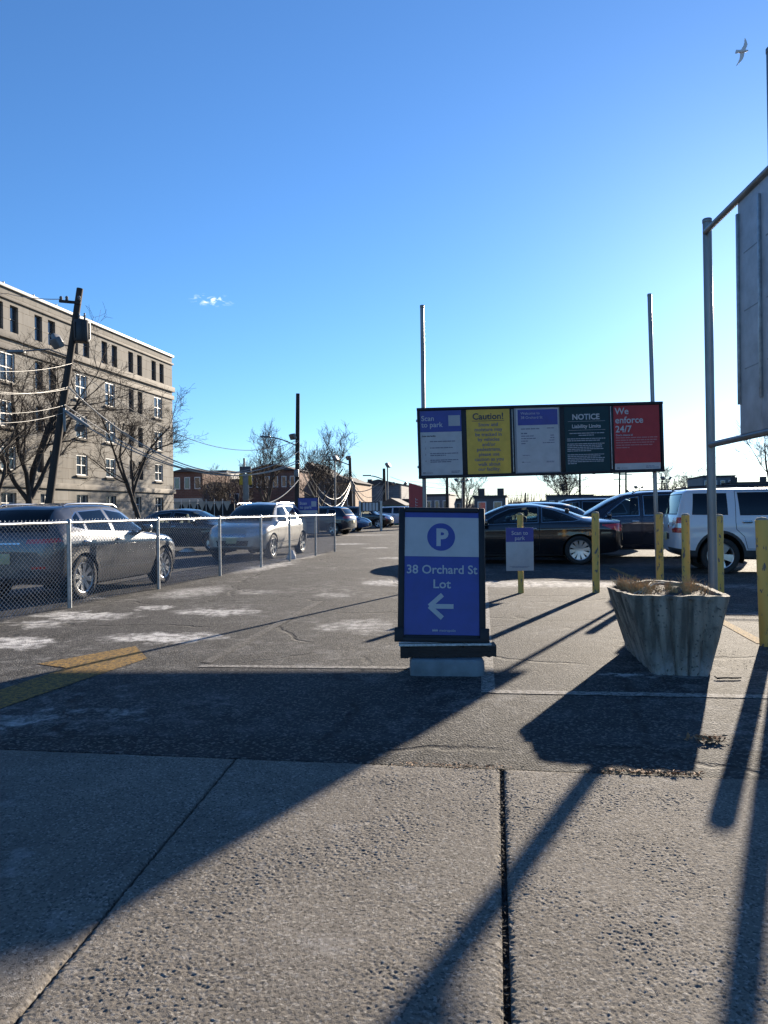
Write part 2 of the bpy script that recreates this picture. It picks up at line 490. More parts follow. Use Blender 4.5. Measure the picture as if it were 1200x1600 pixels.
# soil in the joints and the street behind the camera
soil = surf('joint_soil', (.055, .045, .035), .95, 0, .5, 60, .8, 150)
mb = MB(); a = edge_pt(js[0], -.001) ; b = edge_pt(js[-1], -.001)
mb.quad(*[Vector((p.x, p.y, -.022)) for p in (a + SD * 5.3, b + SD * 5.3, b, a)])
tag(mb.build('bedding_sand', soil), kind='structure')
mb = MB(); a = a + SD * 5.3; b = b + SD * 5.3
ax_, bx_ = a - ED * 60, b + ED * 60
mb.quad(*[Vector((p.x, p.y, -.12)) for p in (ax_ - EN * 14, bx_ - EN * 14, bx_, ax_)])
tag(mb.build('street', surf('street_asphalt', (.06, .06, .06), .85, 0, .3, 3, .4, 90)), kind='structure')

# ---- painted markings on the asphalt (4 mm sheets, worn through)
def worn_paint(name, col, wear=.5, scale=26):
    m = bpy.data.materials.new(name)
    N, L, B = nodes_of(m)
    geo = N.new('ShaderNodeNewGeometry')
    n1 = N.new('ShaderNodeTexNoise'); n1.inputs['Scale'].default_value = scale; n1.inputs['Detail'].default_value = 7; n1.inputs['Roughness'].default_value = .75
    n2 = N.new('ShaderNodeTexNoise'); n2.inputs['Scale'].default_value = 130; n2.inputs['Detail'].default_value = 3
    for n in (n1, n2): L.new(geo.outputs['Position'], n.inputs[0])
    ad = N.new('ShaderNodeMath'); ad.operation = 'ADD'
    h = N.new('ShaderNodeMath'); h.operation = 'MULTIPLY'; h.inputs[1].default_value = .45
    L.new(n2.outputs[0], h.inputs[0]); L.new(n1.outputs[0], ad.inputs[0]); L.new(h.outputs[0], ad.inputs[1])
    mr = N.new('ShaderNodeMapRange'); mr.inputs[1].default_value = wear + .12; mr.inputs[2].default_value = wear + .32
    L.new(ad.outputs[0], mr.inputs[0])
    mx = N.new('ShaderNodeMix'); mx.data_type = 'RGBA'
    mx.inputs[6].default_value = (.045, .043, .04, 1); mx.inputs[7].default_value = (*col, 1)
    L.new(mr.outputs[0], mx.inputs[0]); L.new(mx.outputs[2], B.inputs['Base Color'])
    B.inputs['Roughness'].default_value = .9; B.inputs['Specular IOR Level'].default_value = .12
    bp = N.new('ShaderNodeBump'); bp.inputs['Strength'].default_value = .7; bp.inputs['Distance'].default_value = .007
    L.new(n2.outputs[0], bp.inputs['Height']); L.new(bp.outputs[0], B.inputs['Normal'])
    return m
wp = worn_paint('worn_white_paint', (.30, .285, .26), .48)
wpf = worn_paint('faded_white_paint', (.20, .19, .175), .55)
yp = worn_paint('worn_yellow_paint', (.31, .185, .05), .50)
def marking(poly, z, mat, name='parking_line'):
    mb = MB(); pts = [Vector((p.x, p.y, z)) for p in poly]
    mb.add(pts, [list(range(len(pts)))])
    return tag(mb.build(name, mat), kind='structure')
def line_mark(p, q, w, mat, z=.004):
    d = (q - p).normalized(); n = Vector((-d.y, d.x, 0)) * w / 2
    return marking([p - n, q - n, q + n, p + n], z, mat)
line_mark(G(312, 1041), G(640, 1044), .09, wp)
line_mark(G(322, 1036), G(500, 940), .10, wpf, .0045)
line_mark(G(757, 915), G(763, 1083), .10, wp, .005)
line_mark(G(768, 1081), G(1290, 1091), .10, wp, .0042)
line_mark(G(1085, 948), G(1192, 1006), .11, yp, .0046)
line_mark(G(1085, 959), G(1280, 962), .09, wp, .0048)
line_mark(G(955, 888), G(1010, 912), .11, yp, .005)
line_mark(G(745, 905), G(1030, 908), .12, wpf, .0052)
marking([G(*p) for p in ((-40, 1092), (104, 1044), (58, 1038), (212, 1010), (230, 1029), (150, 1056), (0, 1108), (-40, 1124))], .0044, yp, 'painted_arrow')
# asphalt seam by the pavement: a slightly proud patch strip with a ragged edge
rn = random.Random(3)
a_ = [G(x, y) for x, y in ((-120, 1146), (60, 1152), (200, 1150), (330, 1158), (470, 1155), (620, 1160), (760, 1158), (860, 1163), (980, 1166), (1100, 1172), (1220, 1176))]
top_ = []
for i in range(len(a_) - 1):
    for k in range(12): top_.append(a_[i].lerp(a_[i + 1], k / 12) + Vector((0, rn.uniform(-.012, .012), 0)))
bot_ = [edge_pt(s, .012) for s in np.linspace(-.6, 4.6, 30)]
patch = asphalt('patch_asphalt', (.029, .029, .029), [], .10, .3)
mb = MB(); q = [Vector((p.x, p.y, .006)) for p in bot_] + [Vector((p.x, p.y, .006)) for p in top_[::-1]]
mb.add(q, [list(range(len(q)))])
tag(mb.build('asphalt_patch', patch), kind='structure')
# ================================================================== signs
yellow_print = surf('yellow_print', (.56, .35, .040), .45, 0, .12, 6)
green_print = surf('dark_green_print', (.004, .030, .040), .38, 0, .12, 6, spec=.2)
red_print = surf('red_print', (.31, .024, .030), .45, 0, .12, 6, spec=.3)
grey_print = surf('grey_print', (.30, .31, .34), .5, 0, .05, 3)
fade_ink = surf('faded_ink', (.10, .105, .16), .5, 0, .05, 3)

# ---- five-panel board on two tall poles
bl, br = G(665.5, 920.5), G(1031, 915)
bd = (br - bl); BW = bd.length; brz = math.atan2(bd.y, bd.x)
board = thing('signboard', 'wide black signboard of five coloured notices carried on two tall grey poles', 'signboard', (bl.x, bl.y, 0), brz)
board.rotation_euler.y = -.018
PXS = 1155.0 / bl.y
zb_, zt_ = 1.30 + 49.0 / PXS, 1.30 + 159.5 / PXS
def pole_part(x, zt, lean, name='pole'):
    mb = MB()
    mb.tube([(x, .075, -.05), (x + lean * .5, .075, zt * .5), (x + lean, .075, zt)], .034, 16)
    mb.lathe([(.0, .012), (.031, .012), (.037, .004), (.037, -.03), (.034, -.034)], 16, 'Z', (x + lean, .075, zt))
    return mb.build(name, galv_pole, board)
pole_part(0, 1.30 + 321 / PXS, .085)
pole_part(BW, 1.30 + 337 / PXS - BW * .018, .0)
x0, x1 = -.06, BW + .125
# box of the board
mb = MB()
mb.box(((x0 + x1) / 2, .012, (zb_ + zt_) / 2), (x1 - x0, .05, zt_ - zb_), bev=.006)
backing = mb.build('backing', black_paint, board)
mb = MB()
for zz in (zb_ + .022, zt_ - .022): mb.box(((x0 + x1) / 2, -.022, zz), (x1 - x0 + .012, .03, .044), bev=.005)
for xx in (x0 + .02, x1 - .02): mb.box((xx, -.0215, (zb_ + zt_) / 2), (.04, .029, zt_ - zb_ - .088), bev=.005)
mb.build('frame', black_paint, board)
for xx in (0.0, BW):
    for zz in (zb_ + .2, zt_ - .2):
        m2 = MB(); m2.box((xx - (.02 if xx == 0 else .05), .055, zz), (.11, .05, .04), bev=.004); m2.build('bracket', galv, board)
def bx(px): return x0 + (px - 657.5) / (1039.5 - 657.5) * (x1 - x0)
def bz(f): return zb_ + (zt_ - zb_) * f            # 0 bottom .. 1 top
YF = -.016
def panel(pl, pr, fb, ft, mat, name='notice_panel', label=None):
    mb = MB(); mb.box(((bx(pl) + bx(pr)) / 2, -.0145, (bz(fb) + bz(ft)) / 2), (bx(pr) - bx(pl), .005, bz(ft) - bz(fb)))
    o = mb.build(name, mat, board)
    if label: o['label'] = label
    return o
def patch_on(par, pl, pr, fb, ft, mat, y=-.0185, name='printed_field'):
    mb = MB(); mb.box(((bx(pl) + bx(pr)) / 2, y, (bz(fb) + bz(ft)) / 2), (bx(pr) - bx(pl), .002, bz(ft) - bz(fb)))
    return mb.build(name, mat, par)
def L_(text, size, px, f, mat, par, align='LEFT', bold=0.0, sx=1.0):
    return lettering(text, size, (bx(px), -.0208, bz(f)), mat, par, align, bold, sx=sx)
def bars(rows, mat, par):
    strips([(bx(a), bz(f), bx(b) - bx(a), h) for (a, b, f, h) in rows], -.0206, mat, par)
def maker_mark(px, f, s, mat, par, y=-.0208):
    """the small double-m mark and its word"""
    mb = MB(); X, Z = bx(px), bz(f)
    for k in range(2):
        cx = X + k * s * 1.15
        mb.quad((cx, y, Z), (cx + s * .22, y, Z), (cx + s * .22, y, Z + s), (cx, y, Z + s))
        mb.quad((cx + s * .55, y, Z), (cx + s * .77, y, Z), (cx + s * .77, y, Z + s), (cx + s * .55, y, Z + s))
        mb.quad((cx - s * .15, y - .0003, Z + s * .35), (cx + s * .95, y - .0003, Z + s * .35), (cx + s * .95, y - .0003, Z + s * .62), (cx - s * .15, y - .0003, Z + s * .62))
    mb.build('emblem', mat, par)
    lettering('metropolis', s * 1.15, (X + s * 2.6, y, Z + s * .08), mat, par)
# 1 scan to park
p = panel(661.5, 725.5, .045, .955, print_white, label='notice with blue head reading Scan to park')
patch_on(p, 661.5, 725.5, .655, .955, print_blue, name='blue_head')
L_('Scan', .118, 663.5, .815, print_white, p, bold=.0012); L_('to park', .118, 663.5, .725, print_white, p, bold=.0012)
patch_on(p, 705.5, 723.5, .735, .885, grey_print, y=-.0192, name='blank_square')
L_('Enter this facility', .034, 663.8, .59, print_ink, p, bold=.001)
bars([(676, 715, .515, .014), (676, 711, .425, .014), (676, 721, .345, .014), (676, 700, .318, .014), (676, 719, .252, .014), (676, 709, .226, .014)], fade_ink, p)
for n, f in (('1', .505), ('2', .415), ('3', .325), ('4', .235)): L_(n, .04, 668, f, print_ink, p)
maker_mark(664, .072, .022, print_ink, p); bars([(708, 722, .092, .01), (708, 720, .074, .01)], fade_ink, p)
# 2 caution
p = panel(733.5, 800.5, .045, .955, yellow_print, label='yellow notice reading Caution!')
L_('Caution!', .148, 767, .815, print_ink, p, 'CENTER', .003)
patch_on(p, 742, 792, .790, .797, print_ink, y=-.019, name='underline')
for i, t in enumerate(('Snow and', 'moisture may', 'be tracked in', 'by vehicles', 'and/or', 'pedestrians,', 'please use', 'caution as you', 'walk about', 'our facility.')):
    L_(t, .083, 767, .718 - i * .070, fade_ink, p, 'CENTER', .0012)
# slim aluminium strips between the cases
for px in (804.6, 958.2):
    patch_on(board, px - .5, px + .5, .06, .95, galv, y=-.015, name='divider_strip')
# 3 welcome
mb = MB(); mb.box(((bx(807.5) + bx(878)) / 2, -.0155, (bz(.035) + bz(.965)) / 2), (bx(878) - bx(807.5), .003, bz(.965) - bz(.035)))
mb.build('case_frame', surf('dull_aluminium', (.20, .21, .23), .45, .5, .1, 5), board)
p = panel(810.5, 876, .05, .95, print_white, label='price notice with blue head reading Welcome to 38 Orchard St')
for v in p.data.vertices: v.co.y -= .0045
patch_on(p, 813, 875, .715, .935, print_blue, y=-.0225, name='blue_head')
def L3(*a, **k):
    o = L_(*a, **k)
    for v in o.data.vertices: v.co.y -= .004
L3('Welcome to', .062, 817.5, .865, print_white, p, sx=1.0); L3('38 Orchard St', .062, 817.5, .805, print_white, p)
strips([(bx(a), bz(f), bx(b) - bx(a), h) for (a, b, f, h) in [(817.5, 846, .655, .017), (858, 869, .662, .014), (817.5, 827, .59, .02), (817.5, 837, .555, .014), (817.5, 840, .52, .014), (817.5, 829, .485, .014), (817.5, 824, .45, .014),
      (863, 869, .56, .013), (863, 869, .525, .013), (861, 869, .49, .013), (851, 869, .455, .013), (819, 830, .285, .009), (856, 868, .195, .008), (856, 868, .182, .008)]], -.0225, fade_ink, p)
maker_mark(818, .185, .018, print_ink, p, y=-.0225)
# 4 notice
p = panel(885.5, 955, .03, .965, green_print, label='dark green notice reading NOTICE Liability Limits')
L_('NOTICE', .128, 919, .775, print_white, p, 'CENTER', .0035, .98)
patch_on(p, 891, 949, .747, .751, grey_print, y=-.019, name='rule')
L_('Liability Limits', .084, 919.5, .655, print_white, p, 'CENTER', .002)
patch_on(p, 891, 949, .622, .626, grey_print, y=-.019, name='rule')
rows = [(893, 947, .575), (907, 931, .545), (889, 949, .497), (889, 941, .47), (889, 947, .425), (889, 944, .40), (889, 943, .375), (889, 945, .35), (889, 927, .325),
        (889, 946, .272), (889, 940, .247), (889, 947, .222), (889, 947, .197), (889, 945, .172), (889, 903, .147)]
bars([(a, b, f, .0135) for a, b, f in rows], grey_print, p)
# 5 we enforce
p = panel(962.5, 1034, .045, .955, red_print, label='red notice reading We enforce 24/7')
patch_on(p, 962.5, 1034, .045, .135, print_white, name='white_foot')
for i, t in enumerate(('We', 'enforce', '24/7')): L_(t, .152, 964.5, .835 - i * .128, print_white, p, bold=.0025)
L_('Don\'t chance it!', .044, 965, .525, grey_print, p, bold=.001)
bars([(965, 1030, .492, .017), (965, 1029, .457, .017), (965, 1025, .422, .017), (965, 1022, .387, .017), (965, 986, .352, .017)], surf('pink_print', (.36, .13, .14), .5, 0, .05, 3), p)
maker_mark(966, .062, .022, print_ink, p); bars([(1011, 1024, .085, .01), (1011, 1031, .066, .01)], fade_ink, p)

# ---- blue A-board style lot sign on its spring base
pb = G(695, 1050)
lot = thing('lot_sign', 'blue and white 38 Orchard St Lot sign in black frame on heavy low base', 'sign', (pb.x, pb.y, 0), R(-1.0))
sc = 1155.0 / pb.y
tilt = Matrix.Rotation(R(-10.5), 4, 'X') ; turn = Matrix.Rotation(R(1.4), 4, 'Y')
Wp, Hp = 137 / sc, 212 / sc
ZP = .245                                             # foot of the frame above ground
face = bpy.data.objects.new('sign_face', None)
mb = MB(); mb.box((0, 0, Hp / 2), (Wp - .03, .028, Hp - .02))
face = mb.build('sign_face', print_blue, lot)
face.matrix_local = Matrix.Translation((-.025, -.03, ZP)) @ turn @ tilt
fb, ft = .022, Hp
mb = MB()
fw = .050
for sx in (-1, 1): mb.box((sx * (Wp / 2 - fw / 2), -.006, Hp / 2), (fw, .05, Hp), bev=.012)
mb.box((0, -.0055, Hp - fw / 2 + .006), (Wp - 2 * fw + .002, .049, fw - .01), bev=.010)
mb.box((0, -.0055, .028), (Wp - 2 * fw + .002, .049, .056), bev=.010)
mb.build('frame', black_paint, face)
il, ir = -Wp / 2 + fw, Wp / 2 - fw
zs_ = lambda py: Hp * (1003 - py) / 200.0             # photograph rows on the face
mb = MB(); mb.box(((il + ir) / 2, -.0155, (zs_(818) + zs_(877)) / 2), (ir - il, .002, zs_(818) - zs_(877)))
mb.build('white_field', print_white, face)
mb = MB(); cz = zs_(847.5); n = 48; rr = 22.2 / sc
mb.add([(-.005 + rr * math.cos(2 * math.pi * k / n), -.0172, cz + rr * math.sin(2 * math.pi * k / n)) for k in range(n)], [list(range(n))])
mb.build('blue_disc', print_blue, face)
ltr = lambda t, s, x, z, b=0.0, y=-.0168, sx=1.0: lettering(t, s, (x, y, z), print_white, face, 'CENTER', b, sx=sx)
ltr('P', .190, .0, cz - .067, .008, -.0180)
ltr('38 Orchard St', 1.0985 - 1.0, .0, zs_(902.5), .0014, sx=1.0)
ltr('Lot', .0985, .0, zs_(924), .0014, sx=1.08)
mb = MB(); ax0, ac = -.006, zs_(951); s_ = 18.5 / sc; th = 3.6 / sc
ya = -.0168
mb.quad((-s_ * .8, ya, ac - th), (s_, ya, ac - th), (s_, ya, ac + th), (-s_ * .8, ya, ac + th))
for sg in (1, -1):
    a, b = Vector((-s_ - .004, 0, ac)), Vector((s_ * .06, 0, ac + sg * s_ * .98))
    d = (b - a).normalized(); nn = Vector((-d.z, 0, d.x)) * th
    a = a - d * .0; y2 = ya - .0004 * (1.5 + sg * .5)
    q = [a - nn, b - nn, b + nn, a + nn]
    mb.add([(v.x, y2, v.z) for v in q], [(0, 1, 2, 3)])
mb.build('arrow', print_white, face)
mb = MB(); ms = .020; X, Z = -.072, zs_(988)
for k in range(2):
    cx = X + k * ms * 1.15
    for o_ in (0, .5): mb.quad((cx + o_ * ms, ya, Z), (cx + (o_ + .22) * ms, ya, Z), (cx + (o_ + .22) * ms, ya, Z + ms), (cx + o_ * ms, ya, Z + ms))
    mb.quad((cx - ms * .15, ya - .0003, Z + ms * .35), (cx + ms * .95, ya - .0003, Z + ms * .35), (cx + ms * .95, ya - .0003, Z + ms * .6), (cx - ms * .15, ya - .0003, Z + ms * .6))
mb.build('emblem', print_white, face)
lettering('metropolis', .030, (X + ms * 2.6, ya, Z + .001), print_white, face)
# corner cuffs at the foot of the frame
mb = MB()
for sx in (-1, 1): mb.box((sx * (Wp / 2 - .012), -.012, .055), (.075, .07, .115), bev=.008)
mb.box((0, -.012, .018), (Wp + .045, .066, .04), bev=.008)
mb.build('frame_shoe', black_paint, face)
mb = MB(); mb.box((0, -.03, ZP - .013), (Wp + .03, .12, .016), bev=.004)
mb.build('crusted_ledge', surf('salty_ledge', (.45, .44, .42), .9, 0, .5, 30, .5, 90), lot)
# splintered dark timber beam
rn = random.Random(8)
mb = MB(); ns = 26; prof = []
bw0, bw1 = -.355, .405
ring = []
for i in range(ns + 1):
    x = bw0 + (bw1 - bw0) * i / ns
    j = rn.uniform(-.006, .006)
    t = .222 + (rn.uniform(-.016, .004) if i > 16 or i < 3 else j * .5); b_ = .132 + j
    ring.append([(x, -.075 + j, b_), (x, -.078 + j, t), (x, .09, t), (x, .09, b_)])
vs = [p for q in ring for p in q]
fs = [(i * 4 + k, (i + 1) * 4 + k, (i + 1) * 4 + (k + 1) % 4, i * 4 + (k + 1) % 4) for i in range(ns) for k in range(4)]
fs += [(0, 1, 2, 3), (ns * 4 + 3, ns * 4 + 2, ns * 4 + 1, ns * 4)]
mb.add(vs, fs)
mb.build('timber_beam', surf('tarred_timber', (.020, .015, .014), .85, 0, .6, 7, .9, 40, col2=(.05, .035, .028), stretch=(.4, 3, 3)), lot)
# base block with rounded ends
mb = MB(); poly = []
for (cx, cy, a0) in ((.235, .17, 0), (-.25, .17, 90), (-.25, -.10, 180), (.235, -.10, 270)):
    for k in range(7):
        a = R(a0 + k * 15); r_ = .075 if cx > 0 else .03
        poly.append((cx + r_ * math.cos(a), cy + r_ * math.sin(a)))
n = len(poly); lv = [(0, 1.0), (.02, 1.0), (.105, .985), (.122, .955), (.128, .90)]
vs = [(x * s, y * s, z) for z, s in lv for x, y in poly]
fs = [(i * n + k, i * n + (k + 1) % n, (i + 1) * n + (k + 1) % n, (i + 1) * n + k) for i in range(len(lv) - 1) for k in range(n)]
mb.add(vs, fs, 0, True); mb.add(vs[-n:], [list(range(n))])
mb.build('base_block', surf('grey_plastic_base', (.13, .16, .18), .6, 0, .3, 6, .2, 40), lot)

# ---- yellow bollards
def bollard_mat():
    m = bpy.data.materials.new('chipped_yellow_paint')
    N, L, B = nodes_of(m)
    geo = N.new('ShaderNodeTexCoord'); oi = N.new('ShaderNodeObjectInfo')
    ad = N.new('ShaderNodeVectorMath'); ad.operation = 'ADD'
    L.new(geo.outputs['Object'], ad.inputs[0]); L.new(oi.outputs['Location'], ad.inputs[1])
    mp_ = N.new('ShaderNodeMapping'); mp_.inputs['Scale'].default_value = (1, 1, .45); L.new(ad.outputs[0], mp_.inputs[0])
    n1 = N.new('ShaderNodeTexNoise'); n1.inputs['Scale'].default_value = 21; n1.inputs['Detail'].default_value = 7; n1.inputs['Roughness'].default_value = .62
    n2 = N.new('ShaderNodeTexNoise'); n2.inputs['Scale'].default_value = 5; n2.inputs['Detail'].default_value = 4
    for n in (n1, n2): L.new(mp_.outputs[0], n.inputs[0])
    m1 = N.new('ShaderNodeMapRange'); m1.inputs[1].default_value = .60; m1.inputs[2].default_value = .615; L.new(n1.outputs[0], m1.inputs[0])
    x1_ = N.new('ShaderNodeMix'); x1_.data_type = 'RGBA'; x1_.inputs[6].default_value = (.52, .285, .05, 1); x1_.inputs[7].default_value = (.58, .42, .11, 1)
    L.new(n2.outputs[0], x1_.inputs[0])
    x2_ = N.new('ShaderNodeMix'); x2_.data_type = 'RGBA'; x2_.inputs[7].default_value = (.11, .10, .095, 1)
    L.new(x1_.outputs[2], x2_.inputs[6]); L.new(m1.outputs[0], x2_.inputs[0])
    L.new(x2_.outputs[2], B.inputs['Base Color']); B.inputs['Roughness'].default_value = .6
    bp = N.new('ShaderNodeBump'); bp.invert = True; bp.inputs['Strength'].default_value = .5; bp.inputs['Distance'].default_value = .004
    L.new(m1.outputs[0], bp.inputs['Height']); L.new(bp.outputs[0], B.inputs['Normal'])
    return m
bmat = bollard_mat()
cap_mat = surf('bollard_cap_concrete', (.25, .22, .16), .85, 0, .3, 25, .3, 80)
def bollard(px, base_py, label, h=1.20, r=.058, lean=0.0):
    q = G(px, base_py)
    b = thing('bollard', label, 'bollard', (q.x, q.y, 0), 0, 'yellow bollards at the lot edge')
    mb = MB(); mb.tube([(0, 0, -.05), (lean * .3, 0, h * .3), (lean * .7, 0, h * .7), (lean, 0, h)], r, 20)
    mb.build('post', bmat, b)
    mb = MB(); mb.lathe([(r * .97, 0), (r * .85, .014), (r * .5, .024), (0, .028)], 20, 'Z', (lean, 0, h))
    mb.build('cap', cap_mat, b)
    return b
b1 = bollard(814, 926.5, 'chipped yellow bollard carrying the small white Scan to park sign', 1.21, .045)
bollard(931.5, 925.5, 'yellow bollard in front of the black coupe\'s rear wheel', 1.22, .056)
bollard(1031.5, 921, 'yellow bollard close behind the signboard\'s right-hand pole', 1.19, .056)
bollard(1072.5, 934, 'yellow bollard rising behind the planter, before the white vehicle\'s tail lamp', 1.18, .056)
bollard(1124.5, 941, 'yellow bollard touching the bare billboard post, before the white vehicle\'s wheel', 1.17, .058)
bollard(1197.5, 1009, 'badly chipped yellow bollard nearest the camera, right of the planter', 1.17, .058, -.03)

# small sign on the first bollard
sp_ = b1.location
ss = thing('bollard_sign', 'small white sign with blue Scan to park head fixed to a bollard', 'sign', (sp_.x - .02, sp_.y - .055, 0), R(1.5))
px1 = 1155 / sp_.y
sw, sh, szt = 43 / px1, 67 / px1, 1.30 - 29 / px1
mb = MB(); mb.box((0, 0, szt - sh / 2), (sw, .006, sh), bev=.002); plate = mb.build('plate', print_white, ss)
mb = MB(); mb.box((0, -.0045, szt - sh * .165), (sw * .995, .002, sh * .325)); mb.build('blue_head', print_blue, plate)
lettering('Scan to', .086, (0, -.0062, szt - sh * .165), print_white, plate, 'CENTER', .001); lettering('park', .086, (0, -.0062, szt - sh * .285), print_white, plate, 'CENTER', .001)
strips([(-sw * .38, szt - sh * .905, sw * .72, .006), (-sw * .3, szt - sh * .93, sw * .58, .006)], -.0048, fade_ink, plate)

# ---- planter
pc = G(1050, 1055)
planter = thing('planter', 'flared fluted grey concrete planter with dry plants on the lot edge', 'planter', (2.42, 6.05, 0))
rimz = .615
def rim_pt(px, py):
    q = G(px, py, rimz); return Vector((q.x - 2.42, q.y - 6.05, rimz))
def bot_pt(px, py):
    q = G(px, py); return Vector((q.x - 2.42, q.y - 6.05, 0))
rim = [rim_pt(947, 917), rim_pt(984, 929.5), rim_pt(1144, 932), rim_pt(1090, 910.5), rim_pt(1010, 905.5)]
botp = [bot_pt(978, 1013), bot_pt(1022, 1054.5), bot_pt(1112, 1057), bot_pt(1078, 1000), bot_pt(1030, 1000)]
# resample each side and press the flutes in
NS = 28; K = len(rim)
def ringat(t, off=0.0, flute=True):
    out = []
    cen = sum(rim, Vector()) / K
    for i in range(K):
        r0, r1, q0, q1 = rim[i], rim[(i + 1) % K], botp[i], botp[(i + 1) % K]
        Ls = (r1 - r0).length; nf = max(2, round(Ls / .135))
        for k in range(NS):
            f = k / NS
            p_ = q0.lerp(q1, f).lerp(r0.lerp(r1, f), t)
            d = (q1 - q0).lerp(r1 - r0, t).normalized(); nn = Vector((d.y, -d.x, 0))
            if nn.dot(p_ - cen) < 0: nn = -nn
            ph = (f * nf) % 1.0
            groove = math.exp(-((min(ph, 1 - ph)) / .085) ** 2)
            dep = (-.034 * groove + .007) if flute else .0
            out.append(p_ + nn * (dep + off))
    return out
mb = MB(); rings = []
lv = [0, .015, .04, .15, .3, .45, .6, .75, .88, .94, .955, .985, 1.0]
for t in lv:
    rg = ringat(t, .004 if t > .95 else (-.004 if t < .02 else 0), t < .95)
    for v in rg:
        v.x += .004 * (vnoise(np.array(v.x + 9.), np.array(v.z + v.y + 9.), 11, 3) - .5); v.y += .008 * (vnoise(np.array(v.x + 5.), np.array(v.z * 2 + 9.), 13, 4) - .5)
        if t > .97: v.z += .012 * (float(vnoise(np.array(v.x + 5.), np.array(v.y + 9.), 16, 8)) - .6)
    h_ = 2; rg = [sum((rg[(i + k) % len(rg)] for k in range(-h_, h_ + 1)), Vector()) / (2 * h_ + 1) if min(i % NS, NS - i % NS) < h_ else rg[i] for i in range(len(rg))]
    rings.append(rg)
cen = sum(rim, Vector()) / K
def inset(rg, a, z): return [Vector((v.x + (cen.x - v.x) * a, v.y + (cen.y - v.y) * a, z)) for v in rg]
rings.append([Vector((v.x + (cen.x - v.x) * .10, v.y + (cen.y - v.y) * .10, v.z - .002)) for v in rings[-1]])
rings.append(inset(rings[-1], .04, rimz - .07))
n = len(rings[0])
vs = [v for rg in rings for v in rg]
fs = [(i * n + k, i * n + (k + 1) % n, (i + 1) * n + (k + 1) % n, (i + 1) * n + k) for i in range(len(rings) - 1) for k in range(n)]
mb.add(vs, fs, 0, True)
def planter_mat():
    m = bpy.data.materials.new('stained_concrete'); N, L, B = nodes_of(m)
    tcn = N.new('ShaderNodeTexCoord')
    mp_ = N.new('ShaderNodeMapping'); mp_.inputs['Scale'].default_value = (1, 1, .14); L.new(tcn.outputs['Object'], mp_.inputs[0])
    n1 = N.new('ShaderNodeTexNoise'); n1.inputs['Scale'].default_value = 13; n1.inputs['Detail'].default_value = 6; L.new(mp_.outputs[0], n1.inputs[0])
    n2 = N.new('ShaderNodeTexNoise'); n2.inputs['Scale'].default_value = 9; n2.inputs['Detail'].default_value = 8; n2.inputs['Roughness'].default_value = .7; L.new(tcn.outputs['Object'], n2.inputs[0])
    n3 = N.new('ShaderNodeTexNoise'); n3.inputs['Scale'].default_value = 120; n3.inputs['Detail'].default_value = 3; L.new(tcn.outputs['Object'], n3.inputs[0])
    def rng(x, a, b):
        r_ = N.new('ShaderNodeMapRange'); r_.inputs[1].default_value = a; r_.inputs[2].default_value = b; L.new(x, r_.inputs[0]); return r_.outputs[0]
    def mix(f, a, b):
        q = N.new('ShaderNodeMix'); q.data_type = 'RGBA'; L.new(f, q.inputs[0])
        for k, v in ((6, a), (7, b)):
            if isinstance(v, tuple): q.inputs[k].default_value = (*v, 1)
            else: L.new(v, q.inputs[k])
        return q.outputs[2]
    c = mix(rng(n1.outputs[0], .40, .62), (.095, .085, .068), (.285, .25, .20))
    c = mix(rng(n2.outputs[0], .55, .72), c, (.06, .055, .048))
    sep = N.new('ShaderNodeSeparateXYZ'); L.new(tcn.outputs['Object'], sep.inputs[0])
    lo = N.new('ShaderNodeMath'); lo.operation = 'MULTIPLY'; L.new(rng(sep.outputs[2], .22, .03), lo.inputs[0]); L.new(rng(n2.outputs[0], .35, .6), lo.inputs[1])
    c = mix(lo.outputs[0], c, (.30, .29, .275))
    L.new(c, B.inputs['Base Color']); B.inputs['Roughness'].default_value = .9
    ad = N.new('ShaderNodeMath'); ad.operation = 'ADD'; L.new(n2.outputs[0], ad.inputs[0]); L.new(n3.outputs[0], ad.inputs[1])
    n4 = N.new('ShaderNodeTexNoise'); n4.inputs['Scale'].default_value = 38; n4.inputs['Detail'].default_value = 4; L.new(tcn.outputs['Object'], n4.inputs[0])
    pit = rng(n4.outputs[0], .60, .70); c = mix(pit, c, (.06, .055, .05)); L.new(c, B.inputs['Base Color'])
    bp = N.new('ShaderNodeBump'); bp.inputs['Strength'].default_value = .8; bp.inputs['Distance'].default_value = .012
    L.new(ad.outputs[0], bp.inputs['Height']); L.new(bp.outputs[0], B.inputs['Normal'])
    return m
mb.build('bowl', planter_mat(), planter, 50)
mb = MB()
so = inset(rings[-2], .05, rimz - .03)
cv = Vector((cen.x, cen.y, rimz - .012))
mb.add(so + [cv], [(i, (i + 1) % n, n) for i in range(n)], 0, True)
mb.build('soil', surf('dry_soil', (.05, .038, .028), .95, 0, .5, 40, .9, 90), planter)
straw = surf('dry_straw', (.50, .37, .18), .8, 0, .5, 20, col2=(.28, .16, .075))
rn = random.Random(12)
def blade(mb, base, hgt, lean, az, w=.003, segs=4):
    pts = []
    for k in range(segs + 1):
        t = k / segs
        pts.append(base + Vector((math.cos(az) * lean * t * t, math.sin(az) * lean * t * t, hgt * t - abs(lean) * .35 * t * t)))
    mb.tube(pts, [w * (1 - .8 * k / segs) for k in range(segs + 1)], 3, cap=False)
mb = MB()
clumps = [(cen + Vector((rn.uniform(-.30, .30), rn.uniform(-.33, .33), 0)), rn.uniform(.03, .075)) for _ in range(34)]
clumps += [(rim_pt(1070, 921), .10), (rim_pt(1075, 922), .10), (rim_pt(1008, 921), .07), (rim_pt(995, 921), .06)]
